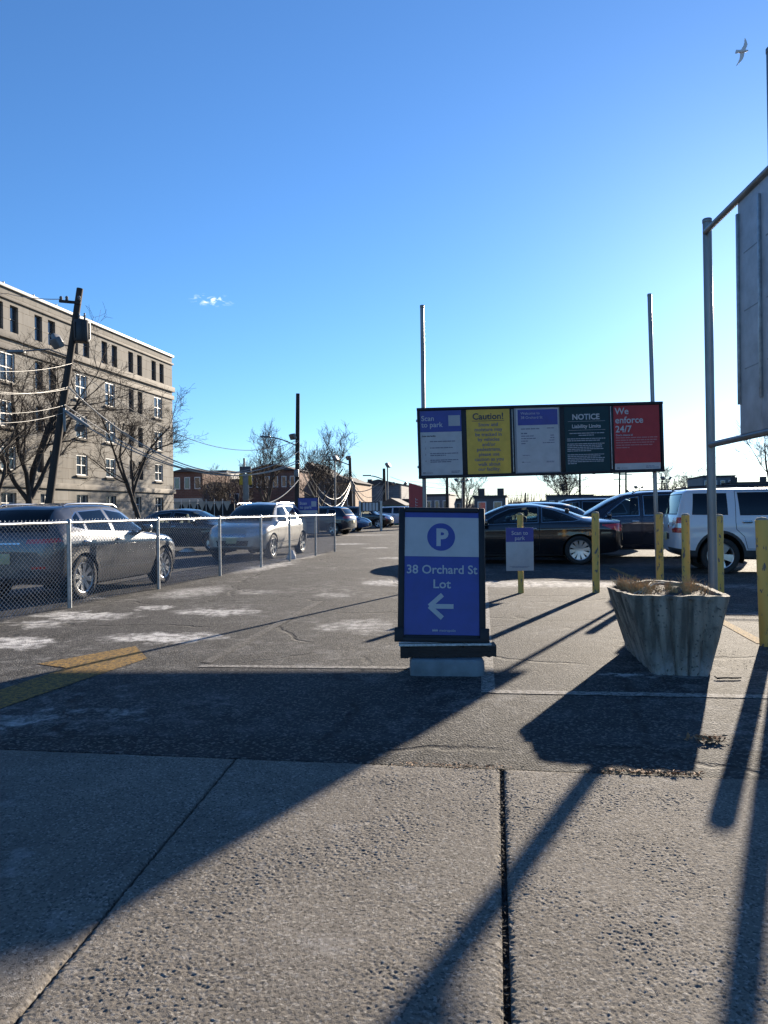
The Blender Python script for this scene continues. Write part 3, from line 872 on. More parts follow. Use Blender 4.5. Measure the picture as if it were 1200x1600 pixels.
for c0, hh in clumps:
    for _ in range(26):
        a = rn.uniform(0, 6.28); r_ = abs(rn.gauss(0, .03))
        blade(mb, Vector((c0.x + math.cos(a) * r_, c0.y + math.sin(a) * r_, rimz - .03)), hh * rn.uniform(.7, 1.6) + .035, rn.uniform(.01, .10), rn.uniform(0, 6.28), rn.uniform(.0015, .0035))
o = mb.build('dry_grass', straw, planter); o['kind'] = 'stuff'
mb = MB()
for k in range(3):
    a, b = rim_pt(990 + k * 8, 924), rim_pt(1052 - k * 14, 913 - k)
    pts = [a.lerp(b, t) + Vector((0, 0, -.02 + .05 * math.sin(t * 2.6) + .004 * math.sin(t * 31))) for t in np.linspace(0, 1, 9)]
    mb.tube(pts, [.006 - .003 * t for t in np.linspace(0, 1, 9)], 5)
    m_ = mb.build('dead_stem', surf('pale_stem', (.42, .36, .27), .8, 0, .3, 30), planter); mb = MB()

# ---- empty billboard frame on the right, seen from the side
q1, q2 = G(1115, 962), G(1222, 1001)
bv = (q2 - q1)
bill = thing('billboard', 'tall bare billboard frame seen edge-on with grey sheet panels on steel posts', 'billboard', (q1.x, q1.y, 0), math.atan2(bv.y, bv.x))
LB = bv.length
py1 = 1155 / q1.y
def bpost(x, zt, lean, r=.051):
    mb = MB(); mb.tube([(x, 0, -.05), (x + lean[0] * .5, lean[1] * .5, zt * .5), (x + lean[0], lean[1], zt)], r, 20)
    mb.lathe([(0, .012), (r * .95, .012), (r * 1.08, .004), (r * 1.08, -.035), (r, -.04)], 20, 'Z', (x + lean[0], lean[1], zt))
    return mb.build('post', galv_pole, bill)
lean1 = (0.0, -.022)
ztop = 1.30 + 440 / py1
bpost(0, ztop + .06, lean1)
zlow = 1.30 + 96 / py1
zbm = ztop - .10
mb = MB()
for zz, yy in ((zbm, -.060), (zlow, -.027)):
    mb.tube([(.05, yy, zz), (4.2, yy, zz)], .036, 12)
    mb.build('rail', galv_pole, bill); mb = MB()
bpost(LB, 5.70, (0, -.03), .052)
bpost(LB * 2, 5.70, (0, -.03), .052)
sheet = surf('weathered_sheet', (.42, .43, .45), .6, .3, .25, 3, .1, 30)
pstart = .93
for k in range(5):
    w = .50
    mb = MB(); xa = pstart + k * (w + .006)
    mb.box((xa + w / 2, -.045, (zlow + zbm) / 2), (w, .016, zbm - zlow - .06), bev=.003)
    pn = mb.build('sheet_panel', sheet, bill)
    for zf in (.28, .52, .76):
        m2 = MB(); m2.box((xa + w * .62, -.0545, zlow + (zbm - zlow) * zf), (w * .7, .003, .012)); m2.build('seam', galv_pole, pn)
mb = MB()
for k in range(6): mb.box((pstart + k * .506 + .02, -.066, (zlow + zbm) / 2 + .1), (.035, .03, zbm - zlow - .5), bev=.004); mb.build('stud', galv, bill); mb = MB()

# ---- small second sign behind the chain-link fence
q = G(482, 862)
s2 = thing('entrance_sign', 'free-standing Scan to park sign with blue head behind the end of the fence', 'sign', (q.x, q.y, 0), R(2))
k_ = 1155 / q.y
w2, zt2, zb2 = 30 / k_, 1.30 + 21 / k_, 1.30 - 34 / k_
mb = MB(); mb.box((0, 0, (zt2 + zb2) / 2), (w2 + .08, .04, zt2 - zb2 + .06), bev=.008); fr_ = mb.build('frame', black_paint, s2)
mb = MB(); mb.box((0, -.0235, (zt2 + zb2) / 2), (w2, .004, zt2 - zb2)); pl2 = mb.build('plate', print_white, s2)
mb = MB(); hh = 19 / k_; mb.box((0, -.0265, zt2 - hh / 2), (w2, .003, hh)); mb.build('blue_head', print_blue, pl2)
lettering('Scan', 6.2 / k_, (-w2 * .42, -.0285, zt2 - hh * .52), print_white, pl2, 'LEFT', .003); lettering('to park', 6.2 / k_, (-w2 * .42, -.0285, zt2 - hh * .85), print_white, pl2, 'LEFT', .003)
mb = MB(); mb.box((w2 * .31, -.0285, zt2 - hh * .48), (w2 * .26, .002, w2 * .28)); mb.build('blank_square', grey_print, pl2)
strips([(-w2 * .42, zt2 - hh * 1.35, w2 * .5, .03), (-w2 * .30, zt2 - hh * 1.7, w2 * .6, .02), (-w2 * .30, zt2 - hh * 2.0, w2 * .6, .02), (-w2 * .30, zt2 - hh * 2.3, w2 * .55, .02)], -.026, fade_ink, pl2)
for sx in (-1, 1):
    mb = MB(); mb.tube([(sx * w2 * .36, .03, -.02), (sx * w2 * .36, .03, zb2 + .1)], .028, 10); mb.build('leg', black_paint, s2)
# small far white board of five panels
qa, qb = G(563, 829.5), G(592.5, 829.5)
s3 = thing('distant_signboard', 'small far white signboard of narrow panels on two grey posts before a black vehicle', 'signboard', (qa.x, qa.y, 0), 0)
k_ = 1155 / qa.y; W3 = (qb - qa).length
for xx in (0, W3):
    mb = MB(); mb.tube([(xx, 0, -.05), (xx, 0, 1.30 + 15.5 / k_)], .09, 10); mb.build('post', galv, s3)
zt3, zb3 = 1.30 + 14 / k_, 1.30 - 1 / k_
mb = MB(); mb.box((W3 / 2, .02, (zt3 + zb3) / 2), (W3 - .1, .06, zt3 - zb3)); mb.build('backing', black_paint, s3)
for i in range(5):
    w3 = (W3 - .3) / 5
    mb = MB(); mb.box((.15 + (i + .5) * w3, -.02, (zt3 + zb3) / 2), (w3 - .05, .02, zt3 - zb3 - .1)); mb.build('notice_panel', print_white, s3)
# tall red sign tower
q = P(651, 800, 52)
red = surf('red_sign_face', (.30, .018, .022), .45, 0, .1, 2)
s4 = thing('tower_sign', 'tall red sign slab with upright white letters beyond the blue lot sign', 'sign', (q.x, q.y, 0), R(-14))
k_ = 1155 / 52
mb = MB(); hh = 1.30 + 43 / k_
mb.add([(-.55, 0, 0), (.5, 0, 0), (.5, 0, hh - .3), (-.55, 0, hh), (-.55, .35, 0), (.5, .35, 0), (.5, .35, hh - .3), (-.55, .35, hh)],
       [(0, 1, 2, 3), (7, 6, 5, 4), (1, 5, 6, 2), (0, 3, 7, 4), (3, 2, 6, 7)])
fc = mb.build('slab_body', red, s4)
mb = MB()
for i in range(4):
    z_ = 1.42 + i * .2
    mb.quad((-.08, -.006, z_), (.08, -.006, z_), (.08, -.006, z_ + .035), (-.08, -.006, z_ + .035)); mb.quad((-.08, -.006, z_ + .04), (-.045, -.006, z_ + .04), (-.045, -.006, z_ + .15), (-.08, -.006, z_ + .15))
mb.build('small_print', print_white, fc)
# ================================================================== vehicles
def hermite(xs, ys, q):
    """monotone cubic through control stations"""
    xs, ys = np.asarray(xs, float), np.asarray(ys, float)
    h = np.diff(xs); d = np.diff(ys) / h
    m = np.zeros_like(xs); m[0], m[-1] = d[0], d[-1]
    for i in range(1, len(xs) - 1):
        if d[i - 1] * d[i] > 0:
            w1, w2 = 2 * h[i] + h[i - 1], h[i] + 2 * h[i - 1]
            m[i] = (w1 + w2) / (w1 / d[i - 1] + w2 / d[i])
    i = np.clip(np.searchsorted(xs, q) - 1, 0, len(xs) - 2)
    t = (q - xs[i]) / h[i]
    return ((2 * t ** 3 - 3 * t ** 2 + 1) * ys[i] + (t ** 3 - 2 * t ** 2 + t) * h[i] * m[i] + (-2 * t ** 3 + 3 * t ** 2) * ys[i + 1] + (t ** 3 - t ** 2) * h[i] * m[i + 1])

def paint(name, col, metal=.55, rough=.34, dirt=.12):
    if name in MATS: return MATS[name]
    m = bpy.data.materials.new(name); MATS[name] = m
    N, L, B = nodes_of(m)
    tcn = N.new('ShaderNodeTexCoord')
    n1 = N.new('ShaderNodeTexNoise'); n1.inputs['Scale'].default_value = 3.5; n1.inputs['Detail'].default_value = 8; n1.inputs['Roughness'].default_value = .7
    L.new(tcn.outputs['Object'], n1.inputs[0])
    sep = N.new('ShaderNodeSeparateXYZ'); L.new(tcn.outputs['Object'], sep.inputs[0])
    low = N.new('ShaderNodeMapRange'); low.inputs[1].default_value = .95; low.inputs[2].default_value = .25; low.inputs[3].default_value = .25; low.inputs[4].default_value = 1
    L.new(sep.outputs[2], low.inputs[0])
    nr = N.new('ShaderNodeMapRange'); nr.inputs[1].default_value = .35; nr.inputs[2].default_value = .75; L.new(n1.outputs[0], nr.inputs[0])
    mu = N.new('ShaderNodeMath'); mu.operation = 'MULTIPLY'; L.new(low.outputs[0], mu.inputs[0]); L.new(nr.outputs[0], mu.inputs[1])
    m2 = N.new('ShaderNodeMath'); m2.operation = 'MULTIPLY'; m2.inputs[1].default_value = dirt * 2; L.new(mu.outputs[0], m2.inputs[0])
    mx = N.new('ShaderNodeMix'); mx.data_type = 'RGBA'; mx.inputs[6].default_value = (*col, 1); mx.inputs[7].default_value = (.24, .22, .20, 1)
    L.new(m2.outputs[0], mx.inputs[0]); L.new(mx.outputs[2], B.inputs['Base Color'])
    ro = N.new('ShaderNodeMapRange'); ro.inputs[3].default_value = rough; ro.inputs[4].default_value = rough + .35; L.new(m2.outputs[0], ro.inputs[0])
    L.new(ro.outputs[0], B.inputs['Roughness'])
    B.inputs['Metallic'].default_value = metal
    B.inputs['Coat Weight'].default_value = .9; B.inputs['Coat Roughness'].default_value = .05
    return m
car_glass = glass('car_glass', (.66, .72, .69))
dark_glass = glass('privacy_glass', (.035, .04, .045))
shut = surf('shut_line', (.006, .006, .006), .9)
clad = surf('black_plastic', (.022, .022, .024), .55, 0, .2, 20)
rubber = surf('tyre_rubber', (.018, .018, .018), .8, 0, .3, 10, .2, 60)
alloy = surf('alloy', (.46, .47, .48), .3, .85, .15, 8)
dark_alloy = surf('dark_alloy', (.20, .20, .21), .35, .8, .2, 8)
chrome = surf('chrome', (.42, .43, .44), .18, 1, .03, 8)
red_lens = surf('red_lens', (.40, .012, .014), .16, 0, .15, 30, coat=1)
clear_lens = surf('clear_lens', (.55, .57, .58), .12, .4, .25, 30, coat=1)
well_mat = surf('wheel_well_black', (.008, .008, .008), .95)
trim_in = surf('dark_upholstery', (.025, .026, .028), .8, 0, .2, 10)
plate_mat = surf('cream_plate', (.45, .40, .22), .5, 0, .15, 6)

CRN = dict(wb=.05, wm=.16, ws=.055, we=.085)
def section(st, n_seg=4):
    """half section bottom-centre -> top-centre: (y, z) list, rounded at the control points"""
    zb, wb, zm, wm, zs, ws, ze, we, zt = st
    pts = [(0, zb), (wb, zb), (wm, zm), (ws, zs), (we, ze)]
    rad = [0, CRN['wb'], CRN['wm'], CRN['ws'], CRN['we']]
    # crown of the roof or bonnet: parabola from (we, ze) to (0, zt)
    slope = (we * .55, ze + (zt - ze) * .70)
    pts.append(slope); rad.append(.12)
    pts.append((0, zt)); rad.append(0)
    out = [np.array(pts[0], float), np.array((pts[1][0] * .5, zb))]
    for i in range(1, len(pts) - 1):
        p, a, b = (np.array(q, float) for q in (pts[i], pts[i - 1], pts[i + 1]))
        la, lb = np.linalg.norm(a - p), np.linalg.norm(b - p)
        r = min(rad[i], la * .45, lb * .45)
        ea, eb = p + (a - p) / max(la, 1e-6) * r, p + (b - p) / max(lb, 1e-6) * r
        for t in np.linspace(0, 1, n_seg):
            out.append(ea * (1 - t) ** 2 + 2 * p * t * (1 - t) + eb * t ** 2)
        if i in (2, 3):                       # extra rows on the long flanks, slightly barrelled
            nxt = np.array(pts[i + 1], float)
            l2 = np.linalg.norm(nxt - p); r2 = min(rad[i + 1], l2 * .45)
            e2 = nxt + (p - nxt) / max(l2, 1e-6) * r2
            for t in (.25, .5, .75):
                q = eb * (1 - t) + e2 * t
                q[0] += (.018 if i == 3 else .010) * math.sin(math.pi * t) * min(1, l2 / .3)
                out.append(q)
    out.append(np.array((we * .28, ze + (zt - ze) * .93)))
    out.append(np.array(pts[-1], float))
    return out

def pip(p, poly):
    x, y = p; c = False; n = len(poly)
    for i in range(n):
        x1, y1 = poly[i]; x2, y2 = poly[(i + 1) % n]
        if (y1 > y) != (y2 > y) and x < (x2 - x1) * (y - y1) / (y2 - y1) + x1: c = not c
    return c
def grow(poly, d):
    """offset a polygon outwards by d"""
    n = len(poly); a = sum(poly[i][0] * poly[(i + 1) % n][1] - poly[(i + 1) % n][0] * poly[i][1] for i in range(n))
    sg = 1 if a > 0 else -1; out = []
    for i in range(n):
        p0, p1, p2 = (np.array(poly[j % n], float) for j in (i - 1, i, i + 1))
        d1 = (p1 - p0) / np.linalg.norm(p1 - p0); d2 = (p2 - p1) / np.linalg.norm(p2 - p1)
        n1, n2 = np.array((d1[1], -d1[0])) * sg, np.array((d2[1], -d2[0])) * sg
        b = n1 + n2; b /= max(np.linalg.norm(b), 1e-6)
        out.append(tuple(p1 + b * d / max(.45, b.dot(n1))))
    return out
def carve(bm, lay, poly, ax, cond, part, mat, only=None):
    """cut the outline of poly (seen along the remaining axis) into the shell; faces inside get part and mat"""
    A = [p[0] for p in poly]; Bq = [p[1] for p in poly]
    lo, hi = (min(A) - .01, min(Bq) - .01), (max(A) + .01, max(Bq) + .01)
    def over(f):
        xs = [v.co[ax[0]] for v in f.verts]; zs = [v.co[ax[1]] for v in f.verts]
        return max(xs) > lo[0] and min(xs) < hi[0] and max(zs) > lo[1] and min(zs) < hi[1] and cond(f)
    cand = [f for f in bm.faces if over(f)]
    n = len(poly)
    for i in range(n):
        p, q = poly[i], poly[(i + 1) % n]
        dx, dz = q[0] - p[0], q[1] - p[1]
        no = [0, 0, 0]; no[ax[0]], no[ax[1]] = -dz, dx
        co = [0, 0, 0]; co[ax[0]], co[ax[1]] = p
        es = {e for f in cand for e in f.edges}; vs = {v for f in cand for v in f.verts}
        ret = bmesh.ops.bisect_plane(bm, geom=list(cand) + list(es) + list(vs), dist=1e-5, plane_co=co, plane_no=Vector(no).normalized())
        cand = [g for g in ret['geom'] if isinstance(g, bmesh.types.BMFace) and over(g)]
    ins = []
    for f in cand:
        c = f.calc_center_median()
        if pip((c[ax[0]], c[ax[1]]), poly) and (only is None or f[lay] in only):
            f[lay] = part
            if mat is not None: f.material_index = mat
            ins.append(f)
    return ins

# material slots shared by every body shell
SLOT = ['paint', shut, clad, car_glass, dark_glass, red_lens, clear_lens, chrome, black_paint]
P_, SH, CL_, GL, DG, RL, WL, CH, BK = range(9)

def wheel_meshes(r, w, spokes, kind):
    """tyre, rim (axis along y, outer face at -y)"""
    t = MB(); rr = r * .70
    prof = [(rr, -w * .40), (rr + .012, -w * .46), (r * .88, -w * .50), (r * .96, -w * .46), (r, -w * .36), (r, w * .36), (r * .96, w * .46), (rr, w * .42)]
    t.lathe(prof, 36, 'Y')
    tm = t.mesh('tyre', rubber, 50)
    k = MB()
    k.lathe([(rr * 1.01, -w * .42), (rr * .985, -w * .44), (rr * .94, -w * .42), (rr * .92, -w * .30), (rr * .90, w * .35)], 36, 'Y')
    k.lathe([(0, -w * .33), (rr * .15, -w * .33), (rr * .19, -w * .30), (rr * .20, -w * .1)], 20, 'Y')
    for i in range(spokes):
        a = 2 * math.pi * i / spokes
        for da in ((-.11, .11) if kind == 'twin' else (0,)):
            b = a + da
            d = Vector((math.cos(b), 0, math.sin(b))); s_ = Vector((-math.sin(b), 0, math.cos(b)))
            w0, w1 = {'twin': (.024, .020), 'wide': (.045, .075), 'fan': (.020, .048)}[kind]
            p0, p1 = d * rr * .14, d * rr * .95
            y0, y1 = -w * .33, -w * .40
            vs = [p0 + s_ * w0 + Vector((0, y0, 0)), p0 - s_ * w0 + Vector((0, y0, 0)), p1 - s_ * w1 + Vector((0, y1, 0)), p1 + s_ * w1 + Vector((0, y1, 0))]
            vs += [v + Vector((0, .03, 0)) for v in vs]
            k.add(vs, [(0, 1, 2, 3), (7, 6, 5, 4), (0, 4, 5, 1), (1, 5, 6, 2), (2, 6, 7, 3), (3, 7, 4, 0)])
    km = k.mesh('rim', alloy, 35)
    d_ = MB(); d_.lathe([(0, w * .02), (rr * .62, w * .02), (rr * .62, w * .06)], 28, 'Y', mi=0); d_.lathe([(rr * .62, w * .2), (rr * .92, w * .21)], 28, 'Y', mi=1)
    dm = d_.mesh('brake_disc', [dark_alloy, well_mat])
    return tm, km, dm

BODY = {}
def make_body(key, sp):
    """carve the shell once for a kind of vehicle; returns {part: mesh} with slot 0 = paint"""
    if key in BODY: return BODY[key]
    X = [s[0] for s in sp['st']]
    xs = sorted(set(np.round(np.concatenate([np.linspace(X[0], X[-1], sp.get('nx', 64)), X, np.linspace(X[0], X[0] + .12, 5), np.linspace(X[-1] - .12, X[-1], 5)]), 4)))
    cols = [hermite(X, [s[k] for s in sp['st']], np.array(xs)) for k in range(1, 10)]
    Lc = X[-1]
    bm = bmesh.new(); rings = []
    W = max(s[4] for s in sp['st'])
    def bow(x, y, z):
        a = min(1, abs(y) / W) ** 2.4
        fr = np.clip((x - (Lc - .9)) / .9, 0, 1) ** 1.6; rr = np.clip((.8 - x) / .8, 0, 1) ** 1.6
        return x - sp.get('bowf', .30) * a * fr + sp.get('bowr', .16) * a * rr
    secs = [section([c[i] for c in cols]) for i in range(len(xs))]
    m = len(secs[0])
    def mkring(x, sec):
        full = [(y, z) for y, z in sec] + [(-y, z) for y, z in sec[-2:0:-1]]
        return [bm.verts.new((bow(x, y, z), y, z)) for y, z in full]
    def scaled(sec, k):
        zc = (sec[0][1] + sec[-1][1]) / 2
        return [np.array((y * k, zc + (z - zc) * (.35 + .65 * k))) for y, z in sec]
    order = [(xs[0], scaled(secs[0], k)) for k in (.25, .5, .75, .92)] + list(zip(xs, secs)) + [(xs[-1], scaled(secs[-1], k)) for k in (.92, .75, .5, .25)]
    for x, s_ in order: rings.append(mkring(x, s_))
    n = len(rings[0])
    for i in range(len(rings) - 1):
        for k in range(n):
            try: bm.faces.new((rings[i][k], rings[i][(k + 1) % n], rings[i + 1][(k + 1) % n], rings[i + 1][k]))
            except ValueError: pass
    bm.faces.new(rings[0]); bm.faces.new(rings[-1][::-1])
    bmesh.ops.recalc_face_normals(bm, faces=bm.faces[:])
    lay = bm.faces.layers.int.new('part')
    for f in bm.faces: f.smooth = True
    side = lambda s: (lambda f: f.calc_center_bounds().y * s > W * .30)
    xz, yz = (0, 2), (1, 2)
    parts = {}
    pid = 1
    def newpart(nm):
        nonlocal pid
        parts[pid] = nm; pid += 1
        return pid - 1
    # dark lower cladding
    if 'clad' in sp:
        for s in (1, -1): carve(bm, lay, sp['clad'], xz, side(s), 0, CL_)
    for (poly, mt) in sp.get('strips', []):
        for s in (1, -1): carve(bm, lay, poly, xz, side(s), 0, mt)
    # doors with their shut lines
    for poly in sp.get('doors', []):
        for s in (1, -1):
            carve(bm, lay, poly, xz, side(s), 0, SH)
            carve(bm, lay, grow(poly, -.010), xz, side(s), newpart('door'), None)
    # restore paint or cladding colours inside doors
    if sp.get('doors'):
        for f in bm.faces:
            if f[lay] and parts[f[lay]] == 'door':
                c = f.calc_center_median()
                f.material_index = CL_ if ('clad' in sp and pip((c.x, c.z), sp['clad'])) else P_
                for (poly, mt) in sp.get('strips', []):
                    if pip((c.x, c.z), poly): f.material_index = mt
    # side windows
    for poly, gl in sp['side_glass']:
        for s in (1, -1):
            carve(bm, lay, grow(poly, .014), xz, side(s), newpart('window_trim'), sp.get('trim', BK))
            carve(bm, lay, poly, xz, side(s), newpart('side_window'), gl)
    # windscreen and rear window
    fx = sp['cowl'][0]
    c1 = lambda f: f.calc_center_bounds().x > fx - sp.get('wsl', 1.1) and f.calc_center_bounds().x < fx + .12 and f.normal.z > .05 and f.normal.x > .12
    if sp.get('windscreen'):
        carve(bm, lay, grow(sp['windscreen'], .02), yz, c1, newpart('windscreen_seal'), BK)
        carve(bm, lay, sp['windscreen'], yz, c1, newpart('windscreen'), GL)
    if sp.get('rear_glass'):
        c2 = lambda f: f.calc_center_bounds().x < sp.get('rgx', 1.2) and f.normal.x < -.12
        carve(bm, lay, grow(sp['rear_glass'], .02), yz, c2, newpart('rear_window_seal'), BK)
        carve(bm, lay, sp['rear_glass'], yz, c2, newpart('rear_window'), sp.get('rear_tint', DG))
    # lamps wrap round the corners
    for (poly, mt, nm) in sp['lamps']:
        for s in (1, -1):
            carve(bm, lay, poly, xz, lambda f, s=s: f.calc_center_bounds().y * s > sp.get('lamp_y', .42), newpart(nm), mt)
    for (poly, mt, nm, end) in sp.get('ends', []):
        cc = (lambda f: f.calc_center_bounds().x > Lc - .55 and f.normal.x > .25) if end > 0 else (lambda f: f.calc_center_bounds().x < .55 and f.normal.x < -.25)
        carve(bm, lay, poly, yz, cc, newpart(nm), mt)
    # wheel arches
    rad = sp['arch']
    for wx in sp['axles']:
        for s in (1, -1):
            for rr, act in ((rad + sp.get('archw', 0), 'clad'), (rad, 'cut')):
                if rr == rad and act == 'clad': continue
                poly = [(wx + rr * math.cos(a), sp['wr'] + rr * math.sin(a) * sp.get('archk', 1.0)) for a in np.linspace(-.5, math.pi + .5, 22)]
                fs = carve(bm, lay, poly, xz, side(s), 0 if act == 'clad' else 999, CL_ if act == 'clad' else None)
                if act == 'cut': bmesh.ops.delete(bm, geom=[f for f in fs if f.is_valid], context='FACES')
    # split by part
    groups = {}
    for f in bm.faces: groups.setdefault(f[lay], []).append(f)
    out = []
    for pd, fs in groups.items():
        idx = {}; vs = []; ff = []; mi = []
        for f in fs:
            r_ = []
            for v in f.verts:
                if v.index not in idx or vs[idx[v.index]] is None:
                    pass
                key_ = v
                if key_ not in idx: idx[key_] = len(vs); vs.append(tuple(v.co))
                r_.append(idx[key_])
            ff.append(r_); mi.append(f.material_index)
        nm = 'body' if pd == 0 else parts.get(pd, 'panel')
        me = bpy.data.meshes.new(nm); me.from_pydata(vs, [], ff)
        for sl in SLOT: me.materials.append(sl if sl != 'paint' else None)
        me.polygons.foreach_set('material_index', mi); me.polygons.foreach_set('use_smooth', [True] * len(ff))
        me.update(); me.set_sharp_from_angle(angle=R(38))
        out.append((nm, me))
    bm.free()
    BODY[key] = out
    return out

def car(key, sp, name, label, cat, pt, loc, head, scale=1.0, group=None, wheel=None, plates=True, seats=True):
    """loc: ground point under the middle of the wheelbase; head: unit vector the nose points along"""
    t = thing(name, label, cat, (loc.x, loc.y, 0), math.atan2(head.y, head.x), group)
    t.scale = (scale,) * 3
    ox = sum(sp['axles']) / 2
    def shift(o): o.location.x = -ox; return o
    cache = {}
    for nm, me0 in make_body(key, sp):
        me = me0.copy(); me.materials[0] = pt
        shift(link(nm, me, t))
    W = max(s[4] for s in sp['st'])
    # wheels
    wk = ('w', key)
    if wk not in MATS: MATS[wk] = wheel_meshes(sp['wr'], sp.get('ww', .225), *sp.get('spokes', (5, 'wide')))
    tm, km, dm = MATS[wk]
    for wx in sp['axles']:
        for s in (-1, 1):
            w = link('wheel', dm, t); w.location = (wx - ox, s * (W - sp.get('ww', .225) * .5 - .02), sp['wr'])
            w.rotation_euler = (0, random.Random(wx * s).uniform(0, 1.2), 0 if s < 0 else math.pi)
            link('tyre', tm, w); link('rim', km, w)
    # wheel wells and floor pan
    mb = MB()
    for wx in sp['axles']:
        rad = sp['arch'] + .015
        for s in (1, -1):
            arc = [(wx + rad * math.cos(a), sp['wr'] + rad * math.sin(a)) for a in np.linspace(-.35, math.pi + .35, 16)]
            vs = [(x, s * (W - .05), z) for x, z in arc] + [(x, s * .42, z) for x, z in arc]; q = len(arc)
            mb.add(vs, [(i, i + 1, q + i + 1, q + i) for i in range(q - 1)] + [list(range(q, 2 * q))], 0, True)
    x0, x1 = sp['cabin']; zf = sp['floor']
    mb.box(((x0 + x1) / 2, 0, zf), (x1 - x0, W * 1.62, .02))
    shift(mb.build('wheel_well', well_mat, t))
    if seats:
        zs_ = zf + .02
        for row, sx in enumerate(sp['seats']):
            for sy in ((-.37, .37) if row == 0 else (-.40, .0, .40)):
                mb = MB()
                mb.box((sx, sy, zs_ + .10), (.14, .46 if row == 0 else .38, .62), Matrix.Rotation(R(-14), 3, 'Y'), bev=.05)
                mb.box((sx - .12, sy, zs_ + .49), (.09, .26, .17), Matrix.Rotation(R(-8), 3, 'Y'), bev=.04)
                shift(mb.build('seat', trim_in, t))
        mb = MB(); dx = sp['cowl'][0]
        mb.box((dx - .32, 0, sp['cowl'][1] - .07), (.55, W * 1.4, .10), bev=.04)
        for k in range(1): mb.lathe([(.185, -.012), (.197, 0), (.185, .012), (.173, 0), (.185, -.012)], 20, 'X', (dx - .72, .37, sp['cowl'][1] - .04))
        shift(mb.build('dashboard', trim_in, t))
    # mirrors
    mx, mz = sp['mirror']
    for s in (1, -1):
        mb = MB(); mb.box((mx, s * (W + .075), mz), (.12, .20, .14), bev=.045); mb.box((mx + .02, s * (W - .03), mz - .05), (.06, .12, .035), bev=.01)
        shift(mb.build('mirror', sp.get('mirror_mat') or pt, t))
    # handles
    dpart = [o for o in t.children if o.name.split('.')[0] == 'door']
    for d in dpart:
        co = np.empty(len(d.data.vertices) * 3); d.data.vertices.foreach_get('co', co); co = co.reshape(-1, 3)
        s = 1 if co[:, 1].mean() > 0 else -1
        hx = co[:, 0].min() + sp.get('handle_in', .14)
        hz = sp['handle_z']
        near = co[(abs(co[:, 2] - hz) < .16) & (abs(co[:, 0] - hx) < .3)]
        yy = np.abs(near[:, 1]).max() if len(near) else W
        mb = MB(); mb.box((hx, s * (yy + .014), hz), (.19, .030, .028), bev=.012); mb.box((hx, s * (yy - .004), hz), (.16, .02, .05), bev=.008)
        mb.build('handle', [chrome if sp.get('chrome_handle') else pt], d)
    # roof rails
    for (xa, xb, y, z, h) in sp.get('rails', []):
        for s in (1, -1):
            q = [(xa, s * y, z), (xa + .10, s * y, z + h), (xa + .45, s * y, z + h + .015), (xb - .5, s * y, z + h + .015), (xb - .12, s * y, z + h), (xb, s * y, z - .02)]
            mb = MB(); mb.tube(q, .014, 8); shift(mb.build('roof_rail', sp.get('rail_mat', chrome), t))
    # plates
    if plates:
        for (x, z, sgn) in sp['plates']:
            mb = MB(); mb.box((x, 0, z), (.012, .32, .16), bev=.004); shift(mb.build('licence_plate', plate_mat, t))
    for fn in sp.get('extra', []): fn(t, shift, pt)
    return t

